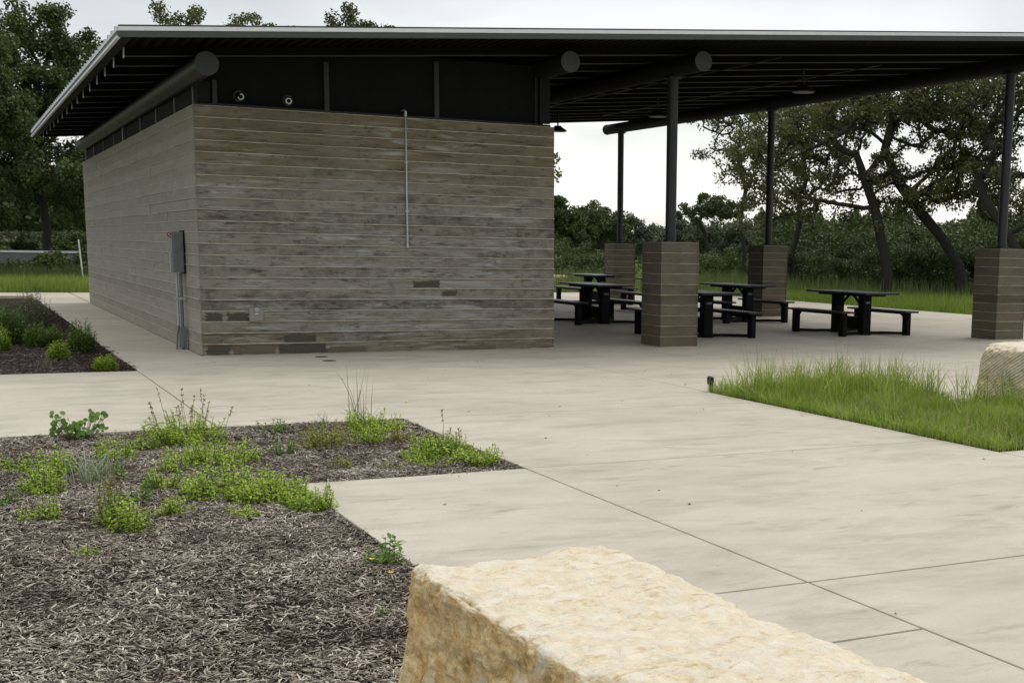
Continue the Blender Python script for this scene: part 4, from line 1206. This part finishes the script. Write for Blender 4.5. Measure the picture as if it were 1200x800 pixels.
# broad-leaved seedling at the back edge
def broad():
    r = np.random.default_rng(77); t = empty('broadleaf_plant', (-2.20, -7.85, -.03)); tag(t, 'broad round leaved dark green plant alone on the back edge of the bed', 'plant', GP)
    SV = MB(); VL = []; FL = []
    for s in range(110):
        a = r.uniform(-1, 1); hx = a*.20; hy = r.uniform(-.09, .09); hz = r.uniform(.06, .25) if abs(a) > .35 else r.uniform(.05, .17)
        p2 = Vector((hx, hy, hz)); SV.tube([Vector((hx*.12, 0, 0)), Vector((hx*.7, hy*.5, hz*.5)), p2], [.0022, .0014, .001], 5, False)
        n = len(VL); c = p2; nrm = Vector((r.normal(0, .6), -1+r.normal(0, .5), r.uniform(.1, 1))).normalized()
        u = nrm.cross(Vector((0, 0, 1))).normalized(); v = nrm.cross(u); L_ = r.uniform(.014, .025)
        k = 7
        for q in range(k):
            an = 2*math.pi*q/k; VL.append(c+u*math.cos(an)*L_+v*math.sin(an)*L_*.9)
        VL.append(c+nrm*-.006)
        for q in range(k): FL.append((n+q, n+(q+1) % k, n+k))
    raw_mesh('foliage', [tuple(v) for v in VL], FL, M['leaf_deep'], t); SV.build('stems', M['stem'], t)
broad()
tuft('silvery_tuft', 'wispy silver blue grassy tuft on the left of the front bed', 'plant', -2.28, -9.98, .34, .30, 90, M['leaf_silver'], None, .6, .007)
tuft('grass_clump', 'tall thin grass clump with seed heads at the back right of the bed', 'grass clump', .03, -8.05, .22, .30, 60, M['grass'], None, .4, .005)
tuft('seed_grass', 'few long bending seed stalks rising from the tall grass clump', 'grass clump', .03, -8.0, .16, .66, 15, M['straw_green'], None, .30, .007)
tuft('grass_clump', 'small spiky grass tuft on the back edge of the bed', 'grass clump', -.31, -8.05, .16, .24, 34, M['leaf_grey'], None, .35, .004)
tuft('grass_clump', 'sparse grass blades beside the right corner clump', 'grass clump', .47, -9.35, .12, .15, 12, M['leaf_grey'], None, .4, .003)
def tiny_flower(x, y, h, mat, lab):
    t = empty('small_flower', (x, y, -.03)); tag(t, lab, 'flower')
    MB().tube([(0, 0, 0), (.004, 0, h*.5), (0, 0, h)], .0016, 6).build('stem', M['stem'], t)
    V = []; Fc = []
    for k in range(7):
        a = 2*math.pi*k/7; c, s_ = math.cos(a), math.sin(a); n = len(V)
        V += [(0, 0, h), (c*.010-s_*.005, s_*.010+c*.005, h+.008), (c*.015, s_*.015, h+.010), (c*.010+s_*.005, s_*.010-c*.005, h+.008)]; Fc.append((n, n+1, n+2, n+3))
    raw_mesh('petals', V, Fc, mat, t)
tiny_flower(-1.40, -13.55, .17, M['flower_y'], 'left yellow flower beside the big boulder')
tiny_flower(-1.36, -13.72, .14, M['flower_y'], 'right yellow flower closest to the big boulder')
tiny_flower(-2.72, -9.3, .17, M['flower_o'], 'orange flower at the left edge of the bed')
tiny_flower(-2.60, -10.3, .17, M['flower_w'], 'white flower on the bright green plant near the left edge')
tiny_flower(-2.33, -7.85, .20, M['flower_p'], 'pale purple flower left of the broad leaved plant')

# plants in the bed beside the walkway
GQ = 'bushy plants in the bed beside the walkway'
Q_ = [(-1.80, 6.3, .62, .85, 60, M['leaf_grey'], 'tall grey green wispy shrub at the head of the walkway bed', .055),
      (-2.28, 3.4, .62, .62, 90, M['leaf_deep'], 'large green bush at the left edge of the walkway bed', .06),
      (-1.86, 2.6, .62, .36, 110, M['leaf_deep'], 'rounded green bush in the middle of the walkway bed', .055),
      (-1.46, 1.25, .46, .46, 80, M['leaf_deep'], 'upright green bush nearest the walkway edge', .055),
      (-1.82, .25, .34, .26, 60, L1, 'small bright round plant in front of the bushes', .045),
      (-1.42, -1.65, .34, .21, 80, L1, 'bright green ball shaped plant at the near corner of the walkway bed', .042),
      (-2.46, 1.9, .34, .36, 50, L1, 'green plant half cut by the left edge of the walkway bed', .05),
      (-2.25, 8.6, 1.0, .34, 70, M['leaf_grey'], 'low grey green mound behind the big bush', .06)]
for i, (x, y, w, h, ns, mt, lab, lf) in enumerate(Q_):
    leafy('bush', lab, 'bush', x, y, w, h, int(ns*1.5), 300+i, mt, GQ, lf, perst=22)
tuft('dry_tuft', 'pale dry tuft of dead stems in the walkway bed', 'plant', -2.06, -1.1, .22, .24, 60, M['drystem'], None, .5, .006)

# ------------------------------------------------------------------ light
w = bpy.data.worlds.new('World'); scene.world = w; w.use_nodes = True
nt = w.node_tree; nt.nodes.clear()
out = nt.nodes.new('ShaderNodeOutputWorld'); bg = nt.nodes.new('ShaderNodeBackground'); bg2 = nt.nodes.new('ShaderNodeBackground')
sky = nt.nodes.new('ShaderNodeTexSky'); sky.sky_type = 'NISHITA'; sky.sun_disc = False
SE, SA = 58, 70      # sun elevation / bearing (deg, clockwise from +Y)
sky.sun_elevation = R(SE); sky.sun_rotation = R(SA); sky.air_density = 1; sky.dust_density = 3
nt.links.new(sky.outputs[0], bg.inputs[0]); bg.inputs[1].default_value = .05
# cloud deck
tc = nt.nodes.new('ShaderNodeTexCoord'); sp_ = nt.nodes.new('ShaderNodeSeparateXYZ'); nt.links.new(tc.outputs['Generated'], sp_.inputs[0])
def wm(op, a, b=None, clamp=False):
    n = nt.nodes.new('ShaderNodeMath'); n.operation = op; n.use_clamp = clamp
    for i, x in enumerate((a, b)):
        if x is None: continue
        if isinstance(x, (int, float)): n.inputs[i].default_value = x
        else: nt.links.new(x, n.inputs[i])
    return n.outputs[0]
zz = wm('ADD', wm('MAXIMUM', sp_.outputs[2], 0.0), .16)
cv = nt.nodes.new('ShaderNodeCombineXYZ'); nt.links.new(wm('DIVIDE', sp_.outputs[0], zz), cv.inputs[0]); nt.links.new(wm('DIVIDE', sp_.outputs[1], zz), cv.inputs[1])
n1 = nt.nodes.new('ShaderNodeTexNoise'); nt.links.new(cv.outputs[0], n1.inputs[0]); n1.inputs['Scale'].default_value = 1.1; n1.inputs['Detail'].default_value = 6; n1.inputs['Roughness'].default_value = .5; n1.inputs['Distortion'].default_value = .35
cr = nt.nodes.new('ShaderNodeValToRGB'); nt.links.new(n1.outputs[0], cr.inputs[0])
cr.color_ramp.elements[0].position = .34; cr.color_ramp.elements[0].color = (.66, .665, .655, 1)
cr.color_ramp.elements[1].position = .64; cr.color_ramp.elements[1].color = (1.0, .985, .945, 1)
# brighter to the right and towards the horizon, greyer overhead on the left
dv = nt.nodes.new('ShaderNodeVectorMath'); dv.operation = 'DOT_PRODUCT'; nt.links.new(tc.outputs['Generated'], dv.inputs[0]); 
dv.inputs[1].default_value = (math.sin(R(38)), math.cos(R(38)), 0)
side = nt.nodes.new('ShaderNodeMapRange'); nt.links.new(dv.outputs['Value'], side.inputs[0])
for i, x in enumerate((.80, 1.0, .82, 1.04)): side.inputs[i+1].default_value = x
hz = nt.nodes.new('ShaderNodeMapRange'); nt.links.new(sp_.outputs[2], hz.inputs[0])
for i, x in enumerate((.03, .17, 1.10, .76)): hz.inputs[i+1].default_value = x
zen = nt.nodes.new('ShaderNodeMapRange'); nt.links.new(sp_.outputs[2], zen.inputs[0])
for i, x in enumerate((.22, .9, 1.0, 2.0)): zen.inputs[i+1].default_value = x
st = wm('MULTIPLY', wm('MULTIPLY', side.outputs[0], hz.outputs[0]), zen.outputs[0])
nt.links.new(cr.outputs[0], bg2.inputs[0]); nt.links.new(wm('MULTIPLY', st, .86), bg2.inputs[1])
add = nt.nodes.new('ShaderNodeAddShader'); nt.links.new(bg.outputs[0], add.inputs[0]); nt.links.new(bg2.outputs[0], add.inputs[1])
nt.links.new(add.outputs[0], out.inputs[0])

sd = bpy.data.lights.new('sun', 'SUN'); sun = bpy.data.objects.new('sun', sd); col.objects.link(sun)
sd.energy = .7; sd.angle = R(25); sd.color = (1, .97, .92)
dirv = Vector((math.sin(R(SA))*math.cos(R(SE)), math.cos(R(SA))*math.cos(R(SE)), math.sin(R(SE))))
sun.rotation_euler = dirv.to_track_quat('Z', 'Y').to_euler()

# ------------------------------------------------------------------ output
scene.render.engine = 'CYCLES'
scene.render.resolution_x = 1024; scene.render.resolution_y = 682
scene.view_settings.view_transform = 'Standard'; scene.view_settings.look = 'None'
scene.view_settings.exposure = .14; scene.view_settings.gamma = 1
scene.cycles.max_bounces = 6; scene.cycles.diffuse_bounces = 3; scene.cycles.transparent_max_bounces = 4
